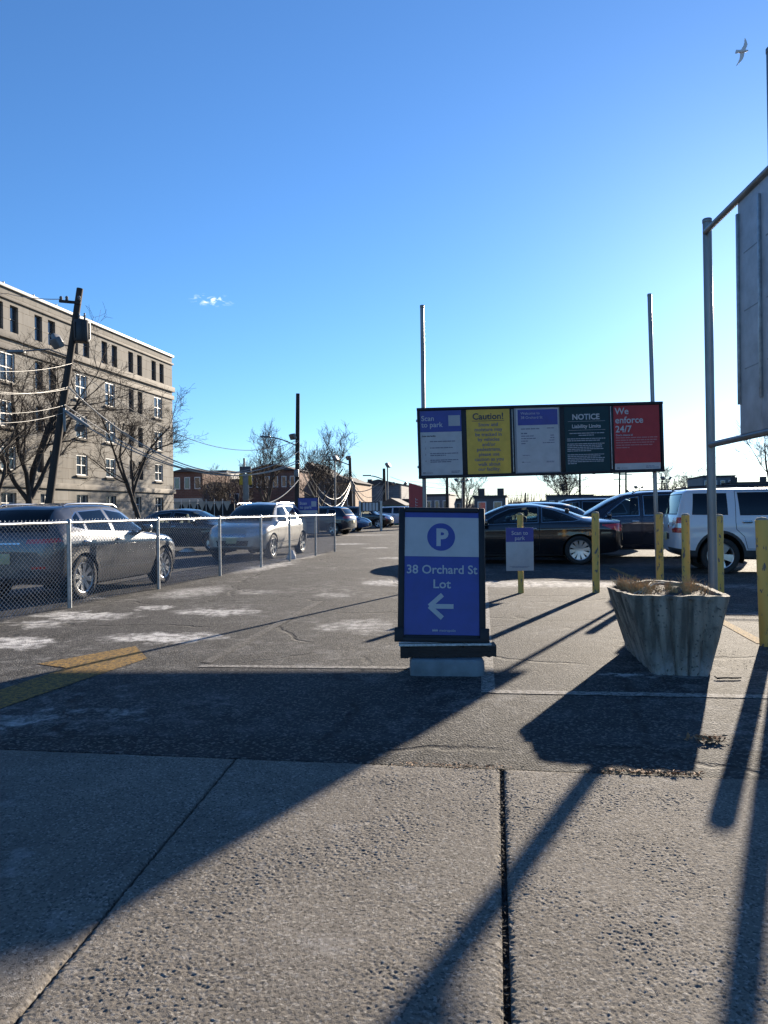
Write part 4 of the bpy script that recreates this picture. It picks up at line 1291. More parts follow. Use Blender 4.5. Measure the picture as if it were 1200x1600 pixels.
# ---------------- shapes: x from the tail (0) to the nose; zb wb | zm wm | zs ws | ze we | zt
SUV = dict(st=[
    (0.00, .40, .58, .55, .66, .72, .66, .80, .62, .82), (.04, .36, .70, .56, .76, .88, .75, 1.00, .68, 1.02), (.12, .33, .76, .58, .84, 1.00, .82, 1.10, .68, 1.13),
    (.22, .30, .80, .60, .88, 1.05, .855, 1.26, .62, 1.29), (.40, .27, .82, .62, .895, 1.07, .865, 1.415, .575, 1.455), (.56, .25, .82, .62, .90, 1.07, .87, 1.475, .58, 1.515),
    (.95, .22, .83, .62, .905, 1.055, .88, 1.51, .59, 1.55), (1.7, .21, .83, .62, .905, 1.03, .88, 1.525, .60, 1.575), (2.10, .21, .83, .62, .905, 1.015, .88, 1.50, .60, 1.56),
    (2.42, .21, .83, .62, .905, 1.0, .88, 1.41, .60, 1.465), (2.74, .21, .83, .62, .905, .99, .88, 1.22, .635, 1.27), (3.06, .22, .82, .62, .905, .975, .88, 1.025, .70, 1.07),
    (3.6, .24, .81, .60, .90, .93, .865, .985, .67, 1.02), (4.10, .28, .78, .58, .86, .82, .81, .89, .60, .92), (4.32, .32, .70, .56, .76, .68, .72, .75, .56, .77), (4.395, .36, .55, .52, .60, .58, .58, .62, .5, .63)],
    axles=(.82, 3.47), wr=.350, arch=.405, archw=.075, clad=[(-.1, .1), (4.5, .1), (4.5, .38), (4.1, .42), (.3, .46), (-.1, .56)],
    strips=[([(1.34, .455), (2.95, .44), (2.95, .475), (1.34, .50)], CH)],
    doors=[[(1.80, .46), (2.86, .46), (2.94, .66), (2.94, 1.03), (2.30, 1.48), (1.70, 1.50)], [(1.30, .48), (1.77, .46), (1.67, 1.50), (.84, 1.46), (.72, 1.10), (.80, .92), (1.10, .78)]],
    side_glass=[([(1.76, 1.075), (2.78, 1.04), (2.26, 1.39), (1.74, 1.445)], GL), ([(.98, 1.115), (1.67, 1.08), (1.65, 1.445), (.98, 1.41)], GL), ([(.62, 1.18), (.91, 1.125), (.91, 1.40), (.76, 1.33)], GL)],
    windscreen=[(-.70, 1.06), (.70, 1.06), (.55, 1.48), (-.55, 1.48)], cowl=(3.06, 1.03), rear_glass=[(-.66, 1.12), (.66, 1.12), (.55, 1.43), (-.55, 1.43)], trim=CH,
    lamps=[([(-.05, .92), (.30, .95), (.26, 1.01), (-.05, .99)], RL, 'tail_light'), ([(3.95, .82), (4.20, .72), (4.36, .66), (4.40, .72), (4.25, .82), (3.98, .895)], WL, 'headlight'), ([(-.05, .54), (.10, .54), (.10, .58), (-.05, .58)], RL, 'reflector')],
    ends=[([(-.42, .40), (.42, .40), (.50, .66), (-.50, .66)], BK, 'grille', 1), ([(-.30, .92), (.30, .92), (.30, .945), (-.30, .945)], CH, 'tailgate_trim', -1)],
    cabin=(.4, 3.0), floor=.78, seats=(1.80, .95), mirror=(2.62, 1.10), handle_z=.93, plates=[(-.006, .70, -1), (4.40, .52, 1)], spokes=(8, 'twin'), rails=[(.70, 2.25, .585, 1.505, .032)])
SUV['chrome_handle'] = True

MID = dict(SUV); MID.update(st=[
    (0.00, .45, .60, .62, .70, .80, .70, .86, .64, .88), (.05, .42, .76, .64, .82, .95, .80, 1.06, .70, 1.08), (.16, .38, .82, .66, .90, 1.08, .87, 1.16, .72, 1.19),
    (.34, .34, .86, .68, .945, 1.12, .90, 1.36, .65, 1.40), (.56, .30, .88, .68, .96, 1.13, .92, 1.58, .62, 1.62), (.8, .28, .88, .68, .965, 1.12, .925, 1.64, .64, 1.69),
    (1.4, .26, .89, .68, .965, 1.11, .93, 1.665, .655, 1.715), (2.2, .26, .89, .68, .965, 1.10, .93, 1.66, .66, 1.72), (2.65, .26, .89, .68, .965, 1.09, .93, 1.61, .65, 1.68),
    (2.98, .26, .89, .68, .965, 1.08, .93, 1.49, .65, 1.55), (3.3, .26, .89, .68, .965, 1.07, .93, 1.30, .69, 1.35), (3.6, .27, .88, .68, .965, 1.05, .93, 1.11, .76, 1.15),
    (4.1, .29, .86, .66, .96, .98, .91, 1.04, .72, 1.08), (4.5, .32, .82, .64, .91, .88, .86, .95, .66, .98), (4.70, .36, .74, .62, .82, .76, .78, .82, .60, .84), (4.78, .40, .58, .58, .66, .64, .64, .68, .54, .69)],
    axles=(.92, 3.80), wr=.365, arch=.42, archw=0, clad=[(-.1, .1), (4.9, .1), (4.9, .36), (4.4, .33), (.4, .33), (-.1, .45)], strips=[([(1.42, .46), (3.2, .46), (3.2, .49), (1.42, .49)], CH)],
    doors=[[(2.22, .42), (3.22, .42), (3.40, .66), (3.42, 1.12), (2.84, 1.62), (2.2, 1.64)], [(1.42, .42), (2.19, .42), (2.17, 1.64), (1.26, 1.60), (1.10, 1.16), (1.14, .92), (1.34, .74)]],
    side_glass=[([(2.26, 1.14), (3.26, 1.135), (2.74, 1.53), (2.26, 1.575)], GL), ([(1.36, 1.145), (2.14, 1.14), (2.14, 1.58), (1.36, 1.565)], DG), ([(.74, 1.20), (1.27, 1.165), (1.27, 1.55), (.86, 1.49)], DG)],
    windscreen=[(-.76, 1.14), (.76, 1.14), (.60, 1.60), (-.60, 1.60)], cowl=(3.60, 1.11), rear_glass=[(-.62, 1.24), (.62, 1.24), (.56, 1.56), (-.56, 1.56)], trim=CH,
    lamps=[([(-.05, .98), (.32, .99), (.28, 1.12), (-.05, 1.10)], RL, 'tail_light'), ([(4.30, .80), (4.58, .72), (4.75, .68), (4.78, .78), (4.60, .90), (4.32, .94)], WL, 'headlight')],
    ends=[([(-.46, .42), (.46, .42), (.50, .58), (-.50, .58)], BK, 'grille', 1), ([(-.40, .66), (.40, .66), (.42, .78), (-.42, .78)], CH, 'grille_bars', 1)],
    cabin=(.5, 3.55), floor=.82, seats=(2.3, 1.3), mirror=(3.14, 1.17), handle_z=1.0, plates=[(-.006, .78, -1), (4.79, .58, 1)], spokes=(5, 'twin'), rails=[(.95, 2.75, .66, 1.655, .03)], bowf=.34)
DARKMID = dict(MID); DARKMID.update(trim=CH)

SEDAN = dict(SUV); SEDAN.update(st=[
    (0.00, .42, .58, .56, .66, .72, .66, .80, .62, .82), (.05, .36, .72, .58, .78, .86, .76, .95, .66, .97), (.18, .30, .78, .60, .86, .92, .83, .99, .66, 1.02),
    (.55, .25, .80, .62, .89, .95, .86, 1.00, .66, 1.05), (.9, .22, .82, .62, .905, .96, .87, 1.06, .62, 1.11), (1.3, .20, .83, .62, .91, .955, .875, 1.26, .55, 1.31), (1.75, .19, .83, .62, .91, .95, .88, 1.385, .54, 1.43),
    (2.35, .18, .83, .62, .91, .94, .88, 1.41, .55, 1.46), (2.8, .18, .83, .62, .91, .93, .88, 1.36, .545, 1.42), (3.2, .18, .83, .62, .91, .92, .88, 1.19, .58, 1.24), (3.65, .19, .82, .62, .905, .90, .875, .96, .68, 1.00),
    (4.1, .21, .81, .60, .89, .84, .85, .89, .64, .93), (4.5, .25, .76, .56, .83, .74, .78, .79, .58, .82), (4.72, .30, .66, .52, .72, .62, .68, .66, .54, .68), (4.80, .34, .52, .48, .58, .54, .56, .57, .48, .58)],
    axles=(.98, 3.76), wr=.325, arch=.375, archw=0, clad=[(-.1, .1), (4.9, .1), (4.9, .24), (4.2, .23), (.5, .23), (-.1, .34)], strips=[],
    doors=[[(2.25, .28), (3.22, .28), (3.36, .50), (3.36, .96), (2.82, 1.36), (2.23, 1.38)], [(1.42, .34), (2.22, .28), (2.20, 1.38), (1.62, 1.33), (1.22, 1.02), (1.24, .78), (1.36, .60)]],
    side_glass=[([(2.29, .985), (3.20, .97), (2.76, 1.28), (2.29, 1.335)], GL), ([(1.50, 1.0), (2.17, .99), (2.17, 1.335), (1.70, 1.275)], GL)],
    windscreen=[(-.70, 1.00), (.70, 1.00), (.51, 1.36), (-.51, 1.36)], cowl=(3.65, .97), rear_glass=[(-.58, 1.08), (.58, 1.08), (.49, 1.36), (-.49, 1.36)], rgx=1.9, rear_tint=GL, wsl=1.2,
    lamps=[([(-.05, .82), (.36, .86), (.30, .96), (-.05, .94)], RL, 'tail_light'), ([(4.25, .70), (4.5, .62), (4.74, .56), (4.80, .64), (4.6, .74), (4.28, .82)], WL, 'headlight')],
    ends=[([(-.40, .34), (.40, .34), (.44, .54), (-.44, .54)], BK, 'grille', 1)],
    cabin=(1.1, 3.55), floor=.70, seats=(2.35, 1.45), mirror=(3.1, 1.02), handle_z=.86, plates=[(-.006, .62, -1), (4.81, .44, 1)], spokes=(5, 'wide'), rails=[])

COUPE = dict(SEDAN); COUPE.update(st=[
    (0.00, .40, .58, .56, .66, .74, .66, .84, .62, .86), (.05, .34, .74, .58, .80, .88, .78, .985, .68, 1.0), (.16, .29, .79, .60, .87, .93, .84, 1.0, .70, 1.03),
    (.5, .25, .81, .62, .90, .95, .87, 1.01, .68, 1.06), (.85, .22, .82, .62, .915, .955, .88, 1.06, .63, 1.11), (1.3, .20, .83, .62, .92, .95, .885, 1.215, .55, 1.265), (1.75, .19, .83, .62, .92, .945, .885, 1.33, .53, 1.375),
    (2.2, .18, .83, .62, .92, .93, .885, 1.385, .53, 1.43), (2.6, .18, .83, .62, .92, .92, .885, 1.375, .53, 1.425), (3.0, .18, .83, .62, .92, .91, .885, 1.26, .55, 1.31), (3.35, .18, .83, .62, .92, .90, .885, 1.10, .60, 1.15), (3.75, .19, .82, .62, .91, .88, .88, .94, .68, .98),
    (4.2, .21, .81, .60, .90, .82, .85, .87, .64, .90), (4.55, .25, .76, .56, .84, .73, .78, .77, .58, .80), (4.76, .30, .66, .52, .72, .62, .68, .66, .54, .68), (4.84, .34, .52, .48, .58, .54, .56, .57, .48, .58)],
    axles=(1.02, 3.76), wr=.335, arch=.38,
    doors=[[(1.92, .34), (2.0, .28), (3.26, .28), (3.40, .50), (3.40, .94), (2.78, 1.34), (1.92, 1.36)]],
    side_glass=[([(1.96, .985), (3.28, .945), (2.95, 1.16), (2.62, 1.30), (2.20, 1.345), (1.96, 1.34)], GL), ([(1.02, 1.035), (1.14, 1.01), (1.86, .99), (1.86, 1.325), (1.60, 1.265), (1.24, 1.13)], GL)],
    windscreen=[(-.70, .99), (.70, .99), (.49, 1.37), (-.49, 1.37)], cowl=(3.75, .95), wsl=1.25, rgx=1.9, rear_glass=[(-.58, 1.09), (.58, 1.09), (.48, 1.33), (-.48, 1.33)], trim=CH,
    lamps=[([(-.05, .77), (.14, .76), (.52, .90), (.50, .925), (.10, .955), (-.05, .955)], RL, 'tail_light'), ([(4.30, .70), (4.55, .61), (4.78, .56), (4.84, .64), (4.64, .72), (4.32, .80)], WL, 'headlight')],
    cabin=(1.1, 3.6), seats=(2.35, 1.4), mirror=(3.16, .99), handle_z=.83, plates=[(-.006, .62, -1)], spokes=(10, 'fan'), chrome_handle=True)

VAN = dict(MID); VAN.update(st=[
    (0.00, .42, .66, .62, .76, .90, .76, .98, .70, 1.0), (.05, .38, .82, .64, .88, 1.02, .86, 1.10, .76, 1.12), (.12, .34, .88, .66, .95, 1.08, .92, 1.22, .76, 1.25),
    (.28, .30, .90, .68, .985, 1.09, .945, 1.50, .70, 1.54), (.42, .28, .91, .68, .995, 1.09, .955, 1.65, .68, 1.69), (.7, .26, .92, .68, 1.0, 1.08, .96, 1.69, .70, 1.735),
    (1.5, .24, .92, .68, 1.0, 1.06, .965, 1.70, .71, 1.755), (2.4, .23, .92, .68, 1.0, 1.05, .965, 1.69, .71, 1.75), (3.0, .23, .92, .68, 1.0, 1.04, .965, 1.63, .70, 1.69), (3.4, .23, .92, .68, 1.0, 1.03, .965, 1.49, .70, 1.55),
    (3.85, .23, .91, .68, 1.0, 1.02, .96, 1.24, .74, 1.30), (4.25, .24, .90, .66, .99, .99, .95, 1.05, .78, 1.09), (4.6, .26, .86, .64, .96, .90, .91, .96, .72, .99), (4.95, .30, .78, .60, .86, .78, .82, .84, .64, .86), (5.10, .34, .68, .56, .74, .66, .72, .70, .58, .72), (5.16, .38, .54, .52, .62, .58, .60, .61, .52, .62)],
    axles=(1.05, 4.05), wr=.345, arch=.40, archw=0, clad=[(-.1, .1), (5.3, .1), (5.3, .28), (4.5, .27), (.5, .27), (-.1, .38)], strips=[],
    doors=[[(2.72, .36), (3.52, .36), (3.68, .60), (3.70, 1.06), (3.2, 1.56), (2.70, 1.62)], [(1.55, .36), (2.69, .36), (2.67, 1.64), (1.55, 1.66)]],
    side_glass=[([(2.76, 1.11), (3.56, 1.09), (3.42, 1.24), (3.06, 1.52), (2.76, 1.575)], GL), ([(1.62, 1.12), (2.63, 1.11), (2.63, 1.60), (1.62, 1.62)], DG), ([(.42, 1.22), (1.50, 1.125), (1.50, 1.62), (.60, 1.59)], DG)],
    windscreen=[(-.80, 1.12), (.80, 1.12), (.66, 1.62), (-.66, 1.62)], cowl=(4.25, 1.05), wsl=1.35, rear_glass=[(-.70, 1.2), (.70, 1.2), (.62, 1.6), (-.62, 1.6)], rgx=.6,
    lamps=[([(-.05, 1.0), (.26, 1.02), (.22, 1.2), (-.05, 1.2)], RL, 'tail_light'), ([(4.6, .80), (4.9, .70), (5.1, .64), (5.16, .72), (4.95, .84), (4.62, .9)], WL, 'headlight')],
    ends=[], cabin=(.4, 4.1), floor=.78, seats=(2.75, 1.7), mirror=(3.50, 1.12), handle_z=.95, plates=[(-.006, .8, -1)], rails=[(.8, 2.9, .70, 1.685, .04)], spokes=(7, 'wide'), rail_mat=black_paint)

def jeep_tail(t, shift, pt):
    mb = MB(); mb.box((.055, .05, 1.03), (.02, .22, .055), bev=.006); shift(mb.build('tailgate_handle', chrome, t))
    for y in (-.28, .30):
        m2 = MB(); m2.lathe([(0, -.008), (.045, -.008), (.055, 0), (.045, .006), (0, .006)], 16, 'X', (.012, y, .93)); shift(m2.build('tailgate_emblem', chrome, t))
    m3 = MB(); m3.box((.095, -.10, 1.22), (.018, .36, .014), Matrix.Rotation(R(8), 3, 'X')); shift(m3.build('wiper', black_paint, t))
JEEP = dict(MID); JEEP.update(st=[
    (0.00, .44, .70, .62, .78, .84, .77, .90, .74, .91), (.03, .42, .80, .63, .84, .98, .82, 1.08, .78, 1.09), (.06, .40, .82, .64, .865, 1.06, .84, 1.14, .79, 1.16),
    (.12, .36, .84, .66, .875, 1.10, .85, 1.36, .73, 1.38), (.19, .34, .85, .66, .88, 1.10, .85, 1.57, .685, 1.60), (.32, .32, .85, .66, .88, 1.10, .85, 1.625, .68, 1.65), (.7, .30, .85, .66, .88, 1.10, .855, 1.63, .68, 1.665),
    (1.6, .28, .85, .66, .88, 1.09, .855, 1.63, .68, 1.67), (2.4, .28, .85, .66, .88, 1.08, .855, 1.62, .68, 1.66), (2.65, .28, .85, .66, .88, 1.08, .855, 1.56, .68, 1.60), (2.95, .28, .85, .66, .88, 1.07, .855, 1.36, .70, 1.40), (3.25, .28, .85, .66, .88, 1.06, .855, 1.13, .76, 1.17),
    (3.6, .29, .84, .66, .88, 1.04, .85, 1.09, .76, 1.12), (4.1, .31, .82, .64, .87, .98, .83, 1.03, .74, 1.06), (4.33, .35, .78, .62, .84, .90, .80, .96, .72, .98), (4.40, .40, .70, .58, .76, .78, .74, .83, .68, .84)],
    axles=(.85, 3.48), wr=.35, arch=.42, archw=.05, archk=1.05, clad=[(-.1, .1), (4.5, .1), (4.5, .50), (4.1, .46), (.35, .46), (-.1, .52)], strips=[],
    doors=[[(2.12, .48), (3.02, .48), (3.14, .7), (3.14, 1.10), (2.62, 1.58), (2.10, 1.60)], [(1.33, .48), (2.09, .48), (2.07, 1.60), (1.14, 1.60), (1.12, 1.0), (1.13, .86), (1.27, .72)]],
    side_glass=[([(2.17, 1.14), (2.98, 1.13), (2.56, 1.53), (2.17, 1.55)], DG), ([(1.22, 1.14), (2.02, 1.14), (2.02, 1.555), (1.20, 1.555)], DG), ([(.36, 1.16), (.98, 1.15), (.98, 1.545), (.40, 1.545)], DG)],
    windscreen=[(-.72, 1.17), (.72, 1.17), (.64, 1.55), (-.64, 1.55)], cowl=(3.25, 1.13), rear_glass=[(-.66, 1.17), (.66, 1.17), (.62, 1.54), (-.62, 1.54)], rgx=.35, trim=BK,
    lamps=[([(-.05, .80), (.16, .80), (.16, .90), (-.05, .90)], RL, 'tail_light'), ([(-.05, .90), (.16, .90), (.16, .985), (-.05, .985)], WL, 'reversing_light'), ([(-.05, .985), (.16, .985), (.165, 1.10), (-.05, 1.10)], RL, 'tail_light'),
           ([(4.2, .78), (4.45, .78), (4.45, .94), (4.2, .94)], WL, 'headlight')], lamp_y=.60,
    ends=[([(-.34, .66), (.34, .66), (.34, .78), (-.34, .78)], BK, 'plate_recess', -1)], cabin=(.2, 3.2), floor=.84, seats=(2.1, 1.2), mirror=(2.92, 1.16), handle_z=1.0, handle_in=.20, plates=[(-.012, .72, -1)], rails=[(.25, 2.45, .66, 1.645, .045)], rail_mat=black_paint, spokes=(5, 'wide'), bowr=.07, bowf=.12, extra=[jeep_tail], wsl=1.0)

# ---------------- parked vehicles
CROSS = AXN                                            # across the lot, to the right
grey_p = paint('grey_metallic_paint', (.075, .078, .084), .75, .30, .20)
silver_p = paint('pale_silver_paint', (.40, .385, .355), .5, .34, .16)
black_p = paint('black_paint', (.006, .006, .008), .2, .22, .04)
navy_p = paint('dark_blue_paint', (.010, .015, .030), .4, .25, .06)
white_p = paint('white_paint', (.56, .57, .60), .0, .35, .12)
dark_p = paint('charcoal_paint', (.020, .022, .026), .5, .28, .08)
blue_p = paint('mid_blue_paint', (.04, .09, .20), .5, .3, .1)
VG = 'parked vehicles'
def place(rear_px, front_px, y_side, sp, W):
    pass
wr_, wf_ = G(127, 936), G(245, 911)                    # contact of the near rear and front wheels
hd = AXV
near_mid = (wr_ + wf_) / 2
near_mid = wr_ + hd * 1.325 * .95
car('suv', SUV, 'parked_car', 'dirty grey hatchback with silver roof rails parked tail-on behind the fence at left', 'car', grey_p, near_mid - Vector((hd.y, -hd.x, 0)) * .77, hd, .95, VG)
wf_ = G(425, 873)
hd2 = -AXV
car('mid', MID, 'parked_suv', 'pale silver SUV facing the camera behind the middle of the fence', 'suv', silver_p, wf_ - hd2 * 1.35 - Vector((AXV.y, -AXV.x, 0)) * .82, hd2, .93, VG)
pos = P(290, 820, 25.5); car('sedan', SEDAN, 'parked_car', 'dark sedan parked broadside between the grey hatchback and silver SUV', 'car', dark_p, Vector((pos.x, pos.y, 0)), CROSS, 1.0, VG, seats=True)
pos = P(496, 820, 41); car('mid', MID, 'parked_suv', 'dark SUV broadside beyond the fence end, tail lamp to the right', 'suv', navy_p, Vector((pos.x, pos.y, 0)), (-CROSS + AXV * .15).normalized(), .92, VG)
pos = P(522, 818, 47.5); car('sedan', SEDAN, 'parked_car', 'blue sedan whose bonnet shows just right of the dark SUV\'s tail', 'car', blue_p, Vector((pos.x, pos.y, 0)), CROSS, 1.0, VG)
pos = P(567, 818, 56); car('mid', MID, 'parked_suv', 'black SUV broadside under the small far white signboard', 'suv', black_p, Vector((pos.x, pos.y, 0)), CROSS, .96, VG)
pos = P(634, 818, 61); car('van', VAN, 'parked_van', 'white van mostly hidden beyond the blue lot sign', 'van', white_p, Vector((pos.x, pos.y, 0)), (CROSS).normalized(), .95, VG)
cw = G(906, 882)
hd = -CROSS
car('coupe', COUPE, 'parked_car', 'glossy black two-door coupe parked broadside behind the bollards', 'car', black_p, cw + hd * 1.37 + AXV * .82, hd, 1.0, VG)
pos = P(838, 820, 20.6); car('sedan', SEDAN, 'parked_car', 'dark blue sedan hidden behind the black coupe, only roof and windscreen showing', 'car', navy_p, Vector((pos.x, pos.y, 0)), -CROSS, 1.02, VG)
pos = P(898, 820, 24.2); car('mid', MID, 'parked_suv', 'dark SUV roof visible above the black coupe\'s rear window', 'suv', dark_p, Vector((pos.x, pos.y, 0)), -CROSS, .95, VG)
pos = P(1004, 840, 19.6); car('van', VAN, 'parked_van', 'dark blue minivan between the black coupe and the white boxy vehicle', 'van', navy_p, Vector((pos.x, pos.y, 0)), -CROSS, 1.0, VG)
jw = G(1125, 897)
car('jeep', JEEP, 'parked_suv', 'white boxy SUV with black cladding behind the planter, tail to the left', 'suv', white_p, jw + CROSS * 1.315 + AXV * .78, CROSS, 1.0, VG)
# ================================================================== chain-link fence
f0, f1 = G(108, 950), G(523.5, 862)
FD = (f1 - f0); FL = FD.length; FD.normalize()
def fence_s(px):                                       # distance along the fence seen at pixel column px
    d = ray(px, 880); n = Vector((-FD.y, FD.x))
    t = f0.xy.dot(n) / Vector((d.x, d.y)).dot(n)
    return (Vector((d.x * t, d.y * t)) - f0.xy).dot(FD.xy)
ps = [fence_s(p) for p in (108, 247, 343.5, 408, 453, 493.5, 523.5)]
sp0 = ps[1] - ps[0]
ps = [ps[0] - 2 * sp0, ps[0] - sp0] + ps
FH = 1.19
fence = thing('chain_link_fence', 'galvanised chain-link fence running between the drive and the parked vehicles at left', 'fence', (f0.x, f0.y, 0), math.atan2(FD.y, FD.x))
for s_ in ps:
    mb = MB(); mb.tube([(s_, 0, -.03), (s_, 0, FH + .02)], .030, 14); mb.lathe([(0, .035), (.02, .03), (.034, .01), (.034, -.02), (.030, -.022)], 14, 'Z', (s_, 0, FH + .02))
    mb.build('post', galv, fence)
mb = MB(); mb.tube([(ps[0], 0, FH), (ps[-1], 0, FH)], .021, 10); mb.build('top_rail', galv, fence)
wire = surf('galvanised_wire', (.42, .43, .44), .38, .7, .2, 20)
DW, DH = .076, .062
for i in range(len(ps) - 1):
    a, b = ps[i] + .02, ps[i + 1] - .02
    mb = MB(); zt_ = FH + .035; zb_ = .03; hh = zt_ - zb_
    run = hh * DW / DH
    k = math.floor((a - run) / DW)
    while k * DW < b:
        x = k * DW
        for sg in (1, -1):
            # a wire climbs from (x, zb) to (x + run, zt), clipped to the bay
            xa, xb = x, x + run
            lo, hi = max(a, xa), min(b, xb)
            if hi - lo > .01:
                za = zb_ + (lo - xa) / run * hh; zc = zb_ + (hi - xa) / run * hh
                if sg < 0: za, zc = zt_ - (za - zb_), zt_ - (zc - zb_)
                mb.tube([(lo, .026 + sg * .002, za), (hi, .026 + sg * .002, zc)], .0030, 3, cap=False)
        if a < x < b:                                    # twisted knuckles along the top
            mb.tube([(x - .006, .026, zt_ - .012), (x, .02, zt_ + .012), (x + .006, .026, zt_ - .008)], .0035, 3, cap=False)
        k += 1
    o = mb.build('chain_link_mesh', wire, fence); o['kind'] = 'stuff'
    # tie wires
    mb = MB()
    for xx in np.arange(a + .3, b - .2, .6): mb.lathe([(.026, -.004), (.029, 0), (.026, .004)], 10, 'X', (xx, 0, FH))
    o = mb.build('tie_wire', wire, fence); o['kind'] = 'stuff'

# ================================================================== office building at left
BC = P(271.5, 790, 70); BC.z = 0
BX = -AXV
bld = thing('office_building', 'long five-storey tan stone office block on the left with paired top windows', 'building', (BC.x, BC.y, 0), math.atan2(BX.y, BX.x))
def FAC(px, py=700):
    d = ray(px, py)
    A = np.array([[BX.x, -d.x], [BX.y, -d.y]]); s_, t_ = np.linalg.solve(A, [-BC.x, -BC.y])
    return s_, H + d.z * t_
def stone_mat():
    m = bpy.data.materials.new('tan_stone'); N, L, B = nodes_of(m)
    tcn = N.new('ShaderNodeTexCoord'); sep = N.new('ShaderNodeSeparateXYZ'); L.new(tcn.outputs['Object'], sep.inputs[0])
    cmb = N.new('ShaderNodeCombineXYZ'); L.new(sep.outputs[0], cmb.inputs[0]); L.new(sep.outputs[2], cmb.inputs[1])
    br_ = N.new('ShaderNodeTexBrick'); L.new(cmb.outputs[0], br_.inputs[0])
    br_.inputs['Scale'].default_value = 1; br_.inputs['Mortar Size'].default_value = .022; br_.inputs['Brick Width'].default_value = 1.35; br_.inputs['Row Height'].default_value = .78
    br_.inputs['Color1'].default_value = (.225, .212, .192, 1); br_.inputs['Color2'].default_value = (.19, .176, .155, 1); br_.inputs['Mortar'].default_value = (.13, .112, .09, 1)
    br_.inputs['Bias'].default_value = .1
    n1 = N.new('ShaderNodeTexNoise'); n1.inputs['Scale'].default_value = .5; n1.inputs['Detail'].default_value = 8; n1.inputs['Roughness'].default_value = .65
    mp_ = N.new('ShaderNodeMapping'); mp_.inputs['Scale'].default_value = (2.4, 1, .5); L.new(tcn.outputs['Object'], mp_.inputs[0]); L.new(mp_.outputs[0], n1.inputs[0])
    mx = N.new('ShaderNodeMix'); mx.data_type = 'RGBA'; mx.blend_type = 'MULTIPLY'; mx.inputs[0].default_value = 1
    mr = N.new('ShaderNodeMapRange'); mr.inputs[1].default_value = .35; mr.inputs[2].default_value = .7; mr.inputs[3].default_value = 1.08; mr.inputs[4].default_value = .72
    L.new(n1.outputs[0], mr.inputs[0]); L.new(br_.outputs[0], mx.inputs[6]); L.new(mr.outputs[0], mx.inputs[7])
    L.new(mx.outputs[2], B.inputs['Base Color']); B.inputs['Roughness'].default_value = .9
    bp = N.new('ShaderNodeBump'); bp.invert = True; bp.inputs['Strength'].default_value = .5; bp.inputs['Distance'].default_value = .03
    L.new(br_.outputs['Fac'], bp.inputs['Height']); L.new(bp.outputs[0], B.inputs['Normal'])
    return m
stone = stone_mat()
trim_stone = surf('stone_moulding', (.20, .183, .16), .9, 0, .25, 1.5, .3, 6)
zF = lambda py: FAC(248, py)[1]
ZT = FAC(268, 556)[1]
sb = [FAC(p)[0] for p in (248, 213, 173, 128, 73, 13)]
kind = ['single', 'pair', 'single', 'single', 'pair', 'single']
step_ = sb[-1] - sb[-2]
for k in range(1, 4): sb.append(sb[5] + step_ * k); kind.append(['single', 'pair', 'single'][k - 1])
rows = [('top', zF(597), zF(567)), ('w', zF(654), zF(621)), ('w', zF(704), zF(674)), ('w', zF(752), zF(725)), ('g', zF(800), zF(777))]
LEN = sb[-1] + 4; DEPTH = 24
opens = []
for s_, kd in zip(sb, kind):
    for i, (rk, z0, z1) in enumerate(rows):
        if rk == 'top' or (kd == 'pair' and rk == 'w'):
            for o_ in (-.72, .72): opens.append((s_ + o_ - .40, s_ + o_ + .40, z0, z1, 'narrow'))
        elif rk == 'w': opens.append((s_ - .72, s_ + .72, z0, z1, 'white'))
        else: opens.append((s_ - .72, s_ + .72, z0, z1, 'ground'))
sx_ = sorted({0.0, LEN} | {o[0] for o in opens} | {o[1] for o in opens})
sz_ = sorted({-.2, ZT} | {o[2] for o in opens} | {o[3] for o in opens})
mb = MB(); RV = .30
for i in range(len(sx_) - 1):
    for j in range(len(sz_) - 1):
        cx, cz = (sx_[i] + sx_[i + 1]) / 2, (sz_[j] + sz_[j + 1]) / 2
        if not any(o[0] < cx < o[1] and o[2] < cz < o[3] for o in opens):
            mb.quad((sx_[i + 1], 0, sz_[j]), (sx_[i], 0, sz_[j]), (sx_[i], 0, sz_[j + 1]), (sx_[i + 1], 0, sz_[j + 1]))
for (a, b, c, d, k) in opens:
    mb.quad((a, 0, c), (a, -RV, c), (a, -RV, d), (a, 0, d)); mb.quad((b, -RV, c), (b, 0, c), (b, 0, d), (b, -RV, d))
    mb.quad((a, 0, d), (a, -RV, d), (b, -RV, d), (b, 0, d)); mb.quad((a, -RV, c), (a, 0, c), (b, 0, c), (b, -RV, c))
mb.quad((0, 0, -.2), (0, -DEPTH, -.2), (0, -DEPTH, ZT), (0, 0, ZT)); mb.quad((LEN, 0, -.2), (LEN, 0, ZT), (LEN, -DEPTH, ZT), (LEN, -DEPTH, -.2))
mb.quad((0, -DEPTH, -.2), (LEN, -DEPTH, -.2), (LEN, -DEPTH, ZT), (0, -DEPTH, ZT))
mb.build('wall', stone, bld)
mb = MB(); mb.box((LEN / 2, -DEPTH / 2, ZT - .15), (LEN - .1, DEPTH - .1, .2)); mb.build('roof', surf('roof_gravel', (.2, .2, .2), .9), bld)
white_frame = surf('white_window_frame', (.62, .61, .58), .5, 0, .08, 3)
brown_frame = surf('brown_window_frame', (.09, .08, .07), .5, 0, .1, 3)
pane_mat = surf('window_glass', (.035, .045, .06), .08, 0, .6, .6, spec=.9)
blind_mat = surf('drawn_blind', (.30, .32, .34), .5, 0, .2, 2)
rn = random.Random(4)
